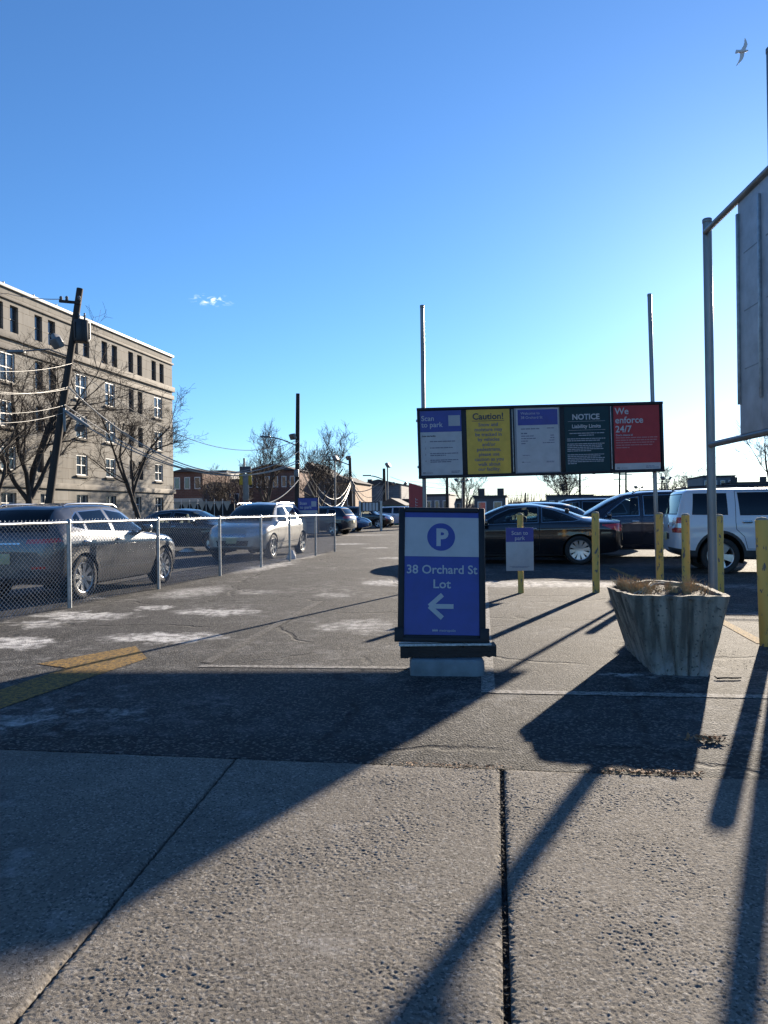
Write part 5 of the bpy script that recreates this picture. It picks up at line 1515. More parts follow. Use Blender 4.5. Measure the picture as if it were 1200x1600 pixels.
for (a, b, c, d, k) in opens:
    fm = white_frame if k == 'white' else (brown_frame if k == 'narrow' else white_frame)
    w = .10 if k == 'white' else .055
    mb = MB(); y = -RV + .10 if k != 'white' else -.10
    hz, wz = (d - c), (b - a)
    for xx in (a + w / 2, b - w / 2): mb.box((xx, y, (c + d) / 2), (w, .09, hz))
    for zz in (c + w / 2, d - w / 2): mb.box(((a + b) / 2, y + .003, zz), (wz - 2 * w, .09, w))
    mb.box(((a + b) / 2, y - .004, (c + d) / 2), (wz - 2 * w, .07, .06))
    if k != 'narrow': mb.box(((a + b) / 2, y - .008, (c + d) / 2), (.055, .07, hz - 2 * w))
    f_ = mb.build('window', fm, bld)
    m2 = MB(); m2.quad((b - w, y - .03, c + w), (a + w, y - .03, c + w), (a + w, y - .03, d - w), (b - w, y - .03, d - w)); m2.build('pane', pane_mat, f_)
    if k == 'white' or rn.random() < .3:
        hb = rn.choice((.25, .45, .7)) * hz
        m2 = MB(); m2.box(((a + b) / 2, y - .065, d - w - hb / 2), (wz - 2 * w - .02, .012, hb)); m2.build('blind', blind_mat, f_)
    if k == 'white':
        m3 = MB(); m3.box(((a + b) / 2, .03, c - .07), (wz + .25, .26, .14)); m3.build('sill', trim_stone, f_)
# mouldings
def band(z, h, p, name='moulding', mat=None):
    mb = MB(); mb.box((LEN / 2, p / 2 + .001, z), (LEN + 2 * p - .02, p, h), bev=.04); mb.box((-p / 2 + .001, -DEPTH / 2, z), (p, DEPTH, h - .01)); mb.build(name, mat or trim_stone, bld)
zc = lambda py: FAC(270, py)[1]
band(ZT - .06, .22, .16, 'coping', surf('pale_coping', (.42, .41, .39), .6, 0, .1, 2))
band(zc(570), .18, .14); band(zc(609.5), .46, .20); band(zc(622), .40, .14); band(zc(768), .42, .18)
for s_ in (2.2, 5.5, 13.2, 16.5, 19.0, 22.0):
    mb = MB(); mb.tube([(s_, -.6, ZT - .1), (s_, -.6, ZT + .45)], .07, 8); mb.build('vent_pipe', white_frame, bld)

# ================================================================== bare trees
bark = surf('dark_bark', (.050, .040, .033), .9, 0, .35, 6, .8, 25)
bark_far = surf('grey_brown_bark', (.075, .060, .050), .9, 0, .3, 3)
def bare_tree(loc, h, spread, seed, label, r0=.2, trunk_h=.25, depth=5, forks=3, group=None, mat=None, twig=.012, lean=(0, 0), kids=(4, 6), up=.16, els=(.70, 1.25), wob=1.0):
    rn = random.Random(seed)
    t = thing('bare_tree', label, 'tree', (loc.x, loc.y, 0), 0, group)
    tr, br = MB(), MB()
    def limb(p, d, L, r, lv):
        segs = max(3, 6 - lv); pts = [p.copy()]; dirs = []
        q, dd = p.copy(), d.copy()
        for k in range(segs):
            w = (.12 + .05 * lv) * wob
            dd = (dd + Vector((rn.gauss(0, w), rn.gauss(0, w), rn.gauss(.04, w * .8)))).normalized()
            q = q + dd * (L / segs); pts.append(q.copy()); dirs.append(dd.copy())
        r1 = max(twig * .6, r * (.45 if lv else .62))
        rs = [r + (r1 - r) * k / segs for k in range(segs + 1)]
        (tr if lv == 0 else br).tube(pts, rs, 10 if lv == 0 else (7 if lv == 1 else (4 if lv == 2 else 3)), cap=False)
        if lv >= depth: return
        if lv == 0:
            for k in range(forks):
                a = 2 * math.pi * k / forks + rn.uniform(-.4, .4); el = rn.uniform(*els)
                d2 = Vector((math.cos(a) * math.cos(el), math.sin(a) * math.cos(el), math.sin(el)))
                limb(pts[-1 - (k % 2)], (d2 + dirs[-1] * .3).normalized(), (h * (1 - trunk_h)) * rn.uniform(.80, 1.05), r * .50, 1)
        else:
            n = rn.randint(*kids) if lv < 4 else rn.randint(2, 4)
            for k in range(n):
                ti = rn.uniform(.22, 1.0); i = min(segs - 1, int(ti * segs)); b = pts[i].lerp(pts[i + 1], ti * segs - i)
                ax = dirs[i].orthogonal().normalized(); ax = Matrix.Rotation(rn.uniform(0, 6.28), 3, dirs[i]) @ ax
                d2 = (Matrix.Rotation(rn.uniform(.45, 1.05), 3, ax) @ dirs[i]); d2.z += up; d2.x *= spread; d2.y *= spread
                limb(b, d2.normalized(), L * rn.uniform(.36, .66), max(twig * .7, rs[i] * rn.uniform(.4, .62)), lv + 1)
    d0 = Vector((lean[0], lean[1], 1)).normalized()
    limb(Vector((0, 0, -.1)), d0, h * trunk_h, r0, 0)
    tr.build('trunk', mat or bark, t, None); br.build('branches', mat or bark, t, None)
    return t
def at(px, Y): q = P(px, 800, Y); q.z = 0; return q
bare_tree(at(42, 45), 10.2, 1.15, 21, 'large spreading bare tree left of the leaning utility pole', .30, .26, 5, 5, twig=.013, kids=(5, 6), wob=.75, els=(.85, 1.4))
bare_tree(at(0, 41), 8.8, 1.2, 33, 'bare tree at the left edge with limbs crossing the stone block', .24, .24, 5, 4, twig=.013, kids=(5, 6), wob=.75, els=(.8, 1.35))
bare_tree(at(222, 53), 8.6, 1.2, 5, 'slim bare tree before the corner of the stone block', .22, .30, 5, 4, twig=.014, kids=(5, 6), wob=.75, els=(.75, 1.35))
TG = 'bare trees beyond the lot'
bare_tree(at(413, 78), 7.6, 1.0, 8, 'bare tree left of the middle utility pole, tallest of the far left group', .26, .22, 5, 4, TG, bark_far, 0.0176, up=.30, els=(.85, 1.40), wob=.55, kids=(5, 7))
bare_tree(at(497, 74), 6.7, 1.0, 14, 'bare tree right of the middle utility pole', .24, .22, 5, 4, TG, bark_far, 0.0176, up=.30, els=(.85, 1.40), wob=.55, kids=(5, 7))
bare_tree(at(345, 88), 5.0, 1.1, 17, 'low bare tree left of the yellow-panelled post', .18, .2, 4, 4, TG, bark_far, 0.0192, up=.30, els=(.85, 1.40), wob=.55, kids=(5, 7))
bare_tree(at(368, 84), 4.8, 1.1, 27, 'low bushy bare tree beside the yellow-panelled post', .18, .2, 4, 4, TG, bark_far, 0.0192, up=.30, els=(.85, 1.40), wob=.55, kids=(5, 7))
bare_tree(at(522, 92), 6.0, 1.0, 19, 'bare tree behind the thin light pole left of centre', .2, .22, 4, 4, TG, bark_far, 0.02, up=.30, els=(.85, 1.40), wob=.55, kids=(5, 7))
bare_tree(at(882, 150), 8.2, 1.25, 41, 'round bare tree beneath the dark green notice', .3, .18, 5, 5, TG, bark_far, 0.028, up=.30, els=(.85, 1.40), wob=.55, kids=(5, 7))
bare_tree(at(1206, 82), 9.4, 1.1, 43, 'bare tree at the right edge under the billboard frame', .26, .2, 5, 4, TG, bark_far, 0.0176, up=.30, els=(.85, 1.40), wob=.55, kids=(5, 7))
bare_tree(at(1047, 170), 8.2, 1.0, 45, 'small far bare tree right of the signboard\'s lower corner', .25, .2, 4, 4, TG, bark_far, 0.032, up=.30, els=(.85, 1.40), wob=.55, kids=(5, 7))
bare_tree(at(1082, 180), 8.2, 1.2, 47, 'faint far bare tree left of the bare billboard post', .22, .2, 4, 4, TG, bark_far, 0.028, up=.30, els=(.85, 1.40), wob=.55, kids=(5, 7))
bare_tree(at(727, 140), 7.2, 1.0, 49, 'small far bare tree under the yellow notice', .22, .2, 4, 4, TG, bark_far, 0.028, up=.30, els=(.85, 1.40), wob=.55, kids=(5, 7))

# ================================================================== poles, lamps and cables
wood = surf('dark_pole_wood', (.035, .027, .022), .9, 0, .35, 4, .5, 20, stretch=(2, 2, .2))
lampgrey = surf('lamp_grey', (.16, .165, .17), .5, .4, .15, 4)
def pole(name, label, cat, foot, top, r, mat, group='utility poles'):
    t = thing(name, label, cat, (foot.x, foot.y, 0), 0, group)
    mb = MB(); d = top - foot
    mb.tube([Vector((0, 0, -.2)), d * .33, d * .66, d], [r, r * .93, r * .86, r * .78], 12); mb.build('shaft', mat, t)
    return t
def flood(t, p, aim, s=.42, mat=None):
    mb = MB(); q = Vector(aim).normalized().to_track_quat('Z', 'Y').to_matrix()
    mb.box(p, (s, s * .8, s * .45), q, bev=s * .08); f_ = mb.build('floodlight', mat or lampgrey, t)
    return f_
def arm_lamp(t, p0, dirv, L, r=.04, head=.7):
    mb = MB(); d = Vector(dirv).normalized()
    pts = [Vector(p0) + d * L * k / 6 + Vector((0, 0, .22 * L * math.sin(k / 6 * math.pi / 2))) for k in range(7)]
    mb.tube(pts, r, 8); a_ = mb.build('lamp_arm', lampgrey, t)
    mb = MB(); e = pts[-1] + d * head * .4
    rot = Matrix.Rotation(math.atan2(d.y, d.x), 3, 'Z')
    mb.box(e, (head, .26, .13), rot, bev=.06); mb.build('lamp_head', lampgrey, a_)
# 1: the leaning one with the transformer
foot = P(66, 800, 34); foot.z = 0
top1 = P(125, 451, 34.6)
u1 = pole('utility_pole', 'leaning dark utility pole with transformer drum in front of the stone block', 'pole', foot, top1, .19, wood)
def on1(py):                                          # point of pole 1 seen at a picture row
    f = (800 - py) / (800 - 451.0); w = foot.lerp(top1, 0)
    z = P(100, py, 34.3).z; return foot.lerp(top1, z / top1.z)
L1 = lambda p: Vector((p.x - foot.x, p.y - foot.y, p.z))
k1 = 1155 / 34.3
a = L1(on1(517)) + Vector((.40, -.05, 0))
mb = MB(); mb.lathe([(0, .56), (.10, .56), (.33, .50), (.36, .46), (.36, -.42), (.32, -.5), (0, -.52)], 20, 'Z', a)
for k in range(6): an = k * math.pi / 3; mb.box(a + Vector((math.cos(an) * .375, math.sin(an) * .375, 0)), (.05, .05, .75), Matrix.Rotation(an, 3, 'Z'))
tf = mb.build('transformer', surf('transformer_dark', (.02, .022, .026), .5, .2, .2, 4), u1)
for dx in (-.12, .14):
    m2 = MB(); m2.lathe([(0, .32), (.05, .30), (.03, .22), (.06, .18), (.03, .12), (.06, .08), (.04, 0)], 10, 'Z', a + Vector((dx, 0, .54))); m2.build('bushing', lampgrey, tf)
a = L1(on1(471))
mb = MB(); mb.box(a + Vector((-.3, -.16, 0)), (1.0, .10, .12), Matrix.Rotation(.1, 3, 'Y')); c_ = mb.build('crossarm', wood, u1)
for dx in (-.72, -.45, .12):
    m2 = MB(); m2.lathe([(0, .22), (.05, .2), (.08, .12), (.05, .08), (.08, .04), (.03, 0)], 10, 'Z', a + Vector((dx, -.16, .07))); m2.build('insulator', lampgrey, c_)
a = L1(on1(541)); flood(u1, a + Vector((-.55, -.3, .12)), (-.5, -.6, -.5), .62); flood(u1, a + Vector((-.72, .1, .42)), (-.8, .2, -.5), .5)
mb = MB(); mb.tube([a, a + Vector((-.7, -.1, .2))], .035, 6); mb.build('lamp_bracket', lampgrey, u1)
a = L1(on1(557)); mb = MB(); mb.tube([a, a + Vector((-1.0, 0, .38)), a + Vector((-2.2, 0, .30))], .035, 6); b_ = mb.build('lamp_arm', lampgrey, u1)
m2 = MB(); m2.box(a + Vector((-2.5, 0, .28)), (.8, .28, .14), bev=.05); m2.build('lamp_head', lampgrey, b_)
a = L1(on1(655))
mb = MB(); mb.box(a + Vector((.22, -.12, -.05)), (.10, .10, 1.1), bev=.01); mb.box(a + Vector((.85, -.15, -.02)), (1.35, .30, .10), Matrix.Rotation(R(35), 3, 'Y'), bev=.02); mb.build('slanted_bracket', lampgrey, u1)
flood(u1, a + Vector((.95, -.2, -.45)), (.6, -.5, -.6), .40)
# 2: the tall straight one
foot2 = P(463.5, 800, 50); foot2.z = 0; top2 = P(465.5, 615, 50)
u2 = pole('utility_pole', 'tall straight dark utility pole behind the silver SUV, with lamp arm to the left', 'pole', foot2, top2, .17, wood)
k2 = 1155 / 50
arm_lamp(u2, (0, 0, 1.3 + 104 / k2), (-1, -.1, .1), 1.75)
flood(u2, Vector((-.18, -.15, 1.3 + 117 / k2)), (-.6, -.6, -.4), .5)
mb = MB(); mb.box((.05, -.25, 1.3 + 60 / k2), (.3, .22, .5), bev=.03); mb.build('junction_box', lampgrey, u2)
# 3, 4 and the light poles
foot3 = P(549, 800, 84); foot3.z = 0; top3 = P(546.5, 712, 84)
u3 = pole('utility_pole', 'far dark utility pole with lamp arm beside the tan brick building', 'pole', foot3, top3, .20, wood)
k3 = 1155 / 84
arm_lamp(u3, (0, 0, 1.3 + 71 / k3), (-1, 0, .1), 2.0, .06, 1.1); flood(u3, Vector((-.25, -.1, 1.3 + 83 / k3)), (-.5, -.6, -.4), .6)
foot4 = P(601, 800, 82); foot4.z = 0; top4 = P(600, 732, 82)
u4 = pole('utility_pole', 'short far utility pole with curved lamp arm over the grey building', 'pole', foot4, top4, .20, wood)
arm_lamp(u4, (0, 0, 1.3 + 48 / (1155 / 82)), (-1, 0, .1), 1.5, .06, 1.0)
def light_pole(px, Y, ytop, label, heads=1, r=.07, mat=None, hs=.55):
    f_ = P(px, 800, Y); f_.z = 0; t_ = P(px, ytop, Y)
    t = pole('light_pole', label, 'light pole', f_, t_, r, mat or lampgrey, 'floodlight poles')
    z = t_.z
    if heads == 1: flood(t, Vector((.1, -.1, z)), (.7, -.4, .5), hs)
    else:
        mb = MB(); mb.box((0, 0, z - .1), (1.5, .08, .08)); mb.build('head_bar', lampgrey, t)
        for sx in (-1, 1): flood(t, Vector((sx * .75, 0, z + .1)), (sx * .7, -.3, -.6), hs)
    return t
lp = light_pole(523.5, 62, 716, 'slim grey light pole with one floodlight left of the far utility pole', 1, .08)
mb = MB(); mb.box((-.5, 0, 5.9), (1.1, .05, .05)); mb.build('side_arm', lampgrey, lp)
light_pole(605.5, 72, 727, 'grey light pole with tilted floodlight beside the short utility pole', 1, .08, hs=.6)
light_pole(625, 95, 757, 'small far light pole left of the red sign slab', 2, .10)
light_pole(722, 100, 751, 'light pole with two floodlights under the yellow notice', 2, .10)
light_pole(985, 190, 768, 'tiny far double light pole left of the signboard\'s right pole', 2, .10, hs=.8)
light_pole(999, 170, 762, 'small far double light pole just left of the signboard\'s right pole', 2, .10, hs=.8)
light_pole(1042, 150, 748, 'far double light pole in front of a small bare tree', 2, .10, hs=.9)
def far_pole(px, Y, ytop, label, arms=2):
    f_ = P(px, 800, Y); f_.z = 0; t_ = P(px, ytop, Y)
    t = pole('utility_pole', label, 'pole', f_, t_, .20, wood)
    for k in range(arms): mb = MB(); mb.box((0, -.2, t_.z - .5 - k * 1.1), (2.4, .14, .16)); mb.build('crossarm', wood, t)
    return t
fp = [far_pole(698.5, 90, 735, 'thin far pole under the first notice of the signboard', 0), far_pole(724.5, 104, 735, 'far pole beside the double floodlight under the yellow notice', 0), far_pole(906, 120, 728, 'far pole behind the round bare tree', 0),
      far_pole(968, 150, 728, 'far utility pole with crossarms under the red notice, left of the pair', 3), far_pole(978, 140, 728, 'far utility pole under the red notice, right of the pair', 2),
      far_pole(1034, 160, 752, 'short far pole just right of the signboard\'s lower corner', 1), far_pole(821, 170, 770, 'tiny far pole over the black coupe\'s roof', 0)]
mb = MB(); mb.box((1.3, 0, P(906, 737, 120).z), (2.6, .5, .5), Matrix.Rotation(.18, 3, 'Y'), bev=.1); mb.build('lamp_head', lampgrey, fp[2])

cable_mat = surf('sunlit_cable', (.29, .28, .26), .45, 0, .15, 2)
dark_cable = surf('dark_cable', (.10, .10, .10), .6, 0, .15, 2)
def cable(a, b, sag, label, r=.025, mat=None, group=None, n=22):
    t0 = Vector((a.x, a.y, 0)); pts = []
    for k in range(n + 1):
        t = k / n; p_ = a.lerp(b, t); p_.z -= 4 * sag * t * (1 - t); pts.append(p_ - a)
    mb = MB(); mb.tube(pts, r, 5, cap=False)
    o = mb.build('overhead_cable', mat or cable_mat); o.location = a
    return tag(o, label, 'cable', group)
off = Vector((.2, -.15, 0))
for py, ly, lbl in ((568, 574, 'uppermost pale cable from the leaning pole to the left edge'), (605, 608, 'second pale cable from the leaning pole to the left edge'), (608, 602, 'pale cable crossing the second one left of the leaning pole'), (633, 640, 'third pale cable from the leaning pole to the left edge'), (645, 657, 'lowest pale cable from the leaning pole to the left edge')):
    cable(on1(py) + off, P(-60, ly, 27), .25, lbl, .0075)
cable(L1(on1(470)) + foot + Vector((-.7, -.2, .1)), P(-30, 440, 60), .4, 'thin high wire from the leaning pole\'s crossarm over the stone block\'s roof', .02)
G12 = 'pale cables sagging between the leaning pole and the tall straight pole'
def on2(py): return P(464.5, py, 50) + Vector((.1, -.22, 0))
for pa, pb, sg, mt, r_, lbl in ((570, 688, 2.0, dark_cable, .018, 'highest dark wire'), (604, 690, 3.0, cable_mat, .018, 'thin upper pale cable'), (606, 706, 2.55, cable_mat, .032, 'bright upper pale cable'), (634, 719, 2.0, cable_mat, .028, 'upper of the two lowest pale cables'), (646, 723, 1.75, cable_mat, .034, 'lowest bright pale cable')):
    cable(on1(pa) + off, on2(pb), sg, lbl + ' between the leaning pole and the tall straight pole', r_, mt, G12)
cable(on2(750), P(392, 787, 44), .55, 'pale service cable dropping left from the tall straight pole', .03)
G23 = 'cables sagging between the tall straight pole and the far pole'
def on3(py): return P(548, py, 84) + Vector((0, -.25, 0))
for pa, pb, sg, r_, lbl in ((706, 752, 2.6, .022, 'uppermost'), (712, 756, 3.0, .022, 'second'), (719, 757, 3.4, .026, 'third'), (724, 759, 3.2, .022, 'lowest')):
    cable(on2(pa), on3(pb), sg, lbl + ' pale cable between the tall straight pole and the far pole', r_, None, G23)
G34 = 'cables sagging between the far pole and the short pole'
def on4(py): return P(601, py, 82) + Vector((0, -.25, 0))
for pa, pb, sg, r_, lbl in ((745, 754, 2.0, .028, 'uppermost'), (748, 756, 2.4, .03, 'second'), (750, 764, 2.2, .034, 'third'), (752, 767, 2.5, .034, 'lowest')):
    cable(on3(pa), on4(pb), sg, lbl + ' pale cable looped between the far pole and the short pole', r_, None, G34)
cable(on3(766), P(594, 754, 82), .5, 'pale cable rising from the far pole to the curved lamp arm', .045, None, G34)
cable(on3(735), P(566, 757, 110), .1, 'thin guy wire leaning right from the far pole', .03, dark_cable)
GF = 'thin wires strung across the far sky'
for i, (xa, ya, xb, yb, Y, sg, lbl) in enumerate(((640, 752, 968, 752, 140, .9, 'top far wire'), (664, 765, 978, 758, 135, .8, 'second far wire'), (664, 772, 968, 766, 138, .6, 'lowest far wire'), (968, 745, 1260, 726, 140, .8, 'high far wire on the right'), (978, 752, 1260, 745, 140, .5, 'middle far wire on the right'), (968, 760, 1260, 757, 140, .5, 'low far wire on the right'), (610, 745, 700, 764, 90, .3, 'short far wire passing over the red sign slab'))):
    cable(P(xa, ya, Y), P(xb, yb, Y), sg, lbl + ' behind the signboard' if i != 6 else lbl, .022, dark_cable, GF)

# ================================================================== far buildings
def mat_brick(name, c1, c2, mo, scale=1.0):
    if name in MATS: return MATS[name]
    m = bpy.data.materials.new(name); MATS[name] = m; N, L, B = nodes_of(m)
    tcn = N.new('ShaderNodeTexCoord'); sep = N.new('ShaderNodeSeparateXYZ'); L.new(tcn.outputs['Object'], sep.inputs[0])
    ad = N.new('ShaderNodeMath'); ad.operation = 'ADD'; L.new(sep.outputs[0], ad.inputs[0]); L.new(sep.outputs[1], ad.inputs[1])
    cmb = N.new('ShaderNodeCombineXYZ'); L.new(ad.outputs[0], cmb.inputs[0]); L.new(sep.outputs[2], cmb.inputs[1])
    br_ = N.new('ShaderNodeTexBrick'); L.new(cmb.outputs[0], br_.inputs[0]); br_.inputs['Scale'].default_value = scale
    br_.inputs['Brick Width'].default_value = .6; br_.inputs['Row Height'].default_value = .22; br_.inputs['Mortar Size'].default_value = .02
    for k, c in (('Color1', c1), ('Color2', c2), ('Mortar', mo)): br_.inputs[k].default_value = (*c, 1)
    n1 = N.new('ShaderNodeTexNoise'); n1.inputs['Scale'].default_value = .8; n1.inputs['Detail'].default_value = 6; L.new(tcn.outputs['Object'], n1.inputs[0])
    mr = N.new('ShaderNodeMapRange'); mr.inputs[1].default_value = .3; mr.inputs[2].default_value = .7; mr.inputs[3].default_value = .75; mr.inputs[4].default_value = 1.15; L.new(n1.outputs[0], mr.inputs[0])
    mx = N.new('ShaderNodeMix'); mx.data_type = 'RGBA'; mx.blend_type = 'MULTIPLY'; mx.inputs[0].default_value = 1; L.new(br_.outputs[0], mx.inputs[6]); L.new(mr.outputs[0], mx.inputs[7])
    L.new(mx.outputs[2], B.inputs['Base Color']); B.inputs['Roughness'].default_value = .9
    return m
redbrick = mat_brick('red_brick', (.17, .075, .055), (.13, .06, .045), (.17, .14, .12))
tanbrick = mat_brick('tan_brick', (.33, .21, .13), (.27, .17, .11), (.30, .26, .21))
greyblock = mat_brick('grey_block', (.19, .19, .20), (.16, .16, .17), (.13, .13, .14), .6)
palewall = surf('pale_render', (.42, .41, .38), .85, 0, .15, .6)
darkwall = surf('dark_clad_wall', (.085, .09, .10), .8, 0, .2, .5)
bluegrey = surf('blue_grey_clad_wall', (.10, .12, .14), .75, 0, .15, .4)
roofm = surf('dark_roof', (.06, .055, .055), .85, 0, .25, .7)
greenm = surf('green_boards', (.012, .10, .085), .65, 0, .15, 1)
def far_building(x0, x1, ytop, Y, mat, label, depth=10, wins=(3, 2), gable=0, lower=None, rot=None, stacks=0, name='building', winm=None):
    a, b = P(x0, 800, Y), P(x1, 800, Y); w = b.x - a.x; h = P((x0 + x1) / 2, ytop, Y).z
    t = thing(name, label, 'building', ((a.x + b.x) / 2, Y, 0), rot if rot is not None else -AX)
    mb = MB(); mb.box((0, depth / 2, h / 2 - .1), (w, depth, h + .2)); wl_ = mb.build('wall', mat, t)
    mb = MB()
    if gable:
        mb.add([(-w / 2 - .3, -.4, h - .05), (w / 2 + .3, -.4, h - .05), (gable[0] * w, -.4, h + gable[1]), (-w / 2 - .3, depth, h - .05), (w / 2 + .3, depth, h - .05), (gable[0] * w, depth, h + gable[1])],
               [(0, 1, 2), (5, 4, 3), (1, 4, 5, 2), (0, 2, 5, 3), (0, 3, 4, 1)])
    else: mb.box((0, depth / 2, h + .16), (w + .3, depth + .3, .14)); mb.box((0, -.02, h + .02), (w + .1, .1, .3))
    rf = mb.build('roof', roofm, t)
    for k in range(stacks):
        m2 = MB(); m2.box((w * (-.3 + .62 * k / max(1, stacks - 1)), depth * .3, h + .6), (.8, .8, 1.0)); m2.build('chimney', roofm, rf)
    if lower:
        m2 = MB(); m2.box((0, -.06, h * lower[0] / 2), (w + .04, .12, h * lower[0])); m2.build('lower_wall', lower[1], t)
    nx, nz = wins
    for i in range(nx):
        for j in range(nz):
            cx = -w / 2 + w * (i + .5) / nx; ch = h / max(nz, 1); cz = ch * (j + .55); ww, wh = min(1.3, w / nx * .5), min(1.5, ch * .5)
            m2 = MB(); yy = -.02 if not lower or cz > h * lower[0] else -.14
            for sx in (-1, 1): m2.box((cx + sx * ww / 2, yy, cz), (.10, .14, wh + .1))
            for sz in (-1, 1): m2.box((cx, yy + .003, cz + sz * wh / 2), (ww - .1, .14, .10))
            f_ = m2.build('window', winm or white_frame, t)
            m3 = MB(); m3.box((cx, yy, cz), (ww - .1, .05, wh - .1)); m3.build('pane', pane_mat, f_)
    return t
far_building(268, 319, 737, 98, redbrick, 'dark red brick house with pale ground floor right of the stone block', 9, (3, 2), (0, .5), (.48, palewall))
far_building(318, 356, 737, 135, palewall, 'cream stepped building behind the low bare trees', 9, (4, 2))
far_building(335, 392, 751, 112, redbrick, 'low red brick block behind the yellow-panelled post', 8, (4, 1))
far_building(384, 466, 735, 106, redbrick, 'long dark red brick building behind the tall straight pole', 12, (6, 2), (0, 1.0))
far_building(468, 522, 747, 116, greyblock, 'grey gabled house behind the bare tree right of the tall pole', 10, (3, 2), (-.25, 2.6))
far_building(522, 556, 754, 96, tanbrick, 'tan brick building beside the far utility pole', 10, (2, 1), (-.3, 1.0))
far_building(556, 628, 757, 128, greyblock, 'wide grey block building above the small far signboard', 14, (0, 0), (0, .9), stacks=1)
far_building(594, 630, 789, 66, greenm, 'small green gabled shed between the far signboard and the red sign', 4, (0, 0), (.0, .62))
far_building(631, 642, 783, 74, palewall, 'small white hut edge left of the red sign slab', 4, (0, 0))
far_building(664, 702, 774, 110, greyblock, 'low grey warehouse seen under the first notice', 10, (3, 1), 0, (.4, bluegrey))
far_building(700, 722, 781, 120, bluegrey, 'low blue-grey shed under the gap before the yellow notice', 6, (2, 1), winm=palewall)
far_building(741, 790, 777, 88, darkwall, 'dark square block with two boarded windows above the coupe', 8, (2, 1), 0, stacks=2)
far_building(856, 926, 775, 125, darkwall, 'long low dark flat-roofed building behind the SUV roof', 10, (5, 1))
far_building(1100, 1147, 745, 118, bluegrey, 'tall blue-grey block just right of the bare billboard post', 12, (4, 2))
far_building(1145, 1215, 755, 112, darkwall, 'long dark flat-roofed building above the white vehicle', 12, (5, 1), stacks=2)
far_building(925, 962, 776, 140, bluegrey, 'small low building behind the minivan windscreen', 8, (2, 1))
# boundary of dark panels with grey pointed flaps
q = P(278, 800, 58)
pf = thing('flap_fence', 'dark screen with a row of grey pointed flaps above the dark sedan', 'fence', (q.x, 58, 0), R(-4))
kk = 1155 / 58.0; zt_ = 1.3 + 16 / kk; zb_ = 1.3 + 3 / kk
mb = MB(); mb.box((2.2, .1, zt_ / 2 - .1), (4.6, .06, zt_)); mb.build('screen', black_paint, pf)
flap = surf('grey_flap', (.36, .34, .30), .8, 0, .2, 3)
for i in range(7):
    x = -.05 + i * .66
    mb = MB(); mb.add([(x - .33, .04, zt_ + .1), (x + .33, .04, zt_ + .1), (x, .04, zb_), (x - .33, .065, zt_ + .1), (x + .33, .065, zt_ + .1), (x, .065, zb_)], [(0, 2, 1), (3, 4, 5), (0, 1, 4, 3), (1, 2, 5, 4), (2, 0, 3, 5)]); mb.build('flap', flap, pf)
    if i: mb = MB(); mb.tube([(x - .33, 0, 0), (x - .33, 0, zt_ + .28)], .025, 6); mb.build('stake', white_frame, pf)
mb = MB(); mb.box((2.2, .09, 1.0), (4.4, .04, .08)); mb.build('cross_rail', white_frame, pf)
# post with yellow panels
q = P(382.5, 800, 62); kk = 1155 / 62.0; zz = lambda py: 1.3 + (802.8 - py) / kk
yp_t = thing('panel_post', 'grey post with dark crosspiece and two narrow yellow panels by the low bare trees', 'post', (q.x, 62, 0), 0)
mb = MB(); mb.tube([(0, 0, 0), (0, 0, zz(718))], .085, 10); mb.build('shaft', lampgrey, yp_t)
mb = MB(); mb.box((.12, -.14, zz(736)), (.95, .16, .52), bev=.02); mb.build('crosspiece', darkwall, yp_t)
for sx in (-.26, .50): mb = MB(); mb.box((sx, -.12, zz(751)), (.28, .07, .95), bev=.01); mb.build('yellow_panel', surf('panel_yellow', (.45, .30, .03), .6, 0, .2, 4), yp_t)
mb = MB(); mb.box((.12, -.03, zz(763)), (.5, .10, 2.2), bev=.02); mb.build('grey_panel', surf('grey_panel', (.22, .23, .23), .6, .2, .15, 3), yp_t)

# far ridge and woods on the skyline
rn = random.Random(2)
mb = MB(); xs_ = np.linspace(-1500, 1800, 140)
hh = [4 + 9 * float(vnoise(np.array(x + 3000.), np.array(0.), .006, 2)) + 3 * float(vnoise(np.array(x + 3000.), np.array(3.), .03, 5)) for x in xs_]
vs = [(x, 1250, -1) for x in xs_] + [(x, 1290, h_ + 3) for x, h_ in zip(xs_, hh)] + [(x, 1500, -1) for x in xs_]; n = len(xs_)
mb.add(vs, [(r * n + i, r * n + i + 1, (r + 1) * n + i + 1, (r + 1) * n + i) for r in range(2) for i in range(n - 1)], 0, True)
tag(mb.build('hills', surf('far_woods', (.045, .042, .045), .95, 0, .3, .05)), kind='structure')
mb = MB()
for i in range(5200):
    x = rn.uniform(-260, 360); y = rn.uniform(225, 300); hgt = rn.uniform(2.5, 6.2) * (.75 + .5 * math.sin(x * .03))
    for k in range(2):
        lx, ly = rn.gauss(0, .8), rn.gauss(0, .8)
        mb.tube([(x, y, 0), (x + lx * .4, y + ly * .4, hgt * .55), (x + lx, y + ly, hgt)], [.09, .06, .03], 3, cap=False)
tag(mb.build('distant_thicket', bark_far), 'bare grey thicket along the far skyline', 'thicket', None, 'stuff')

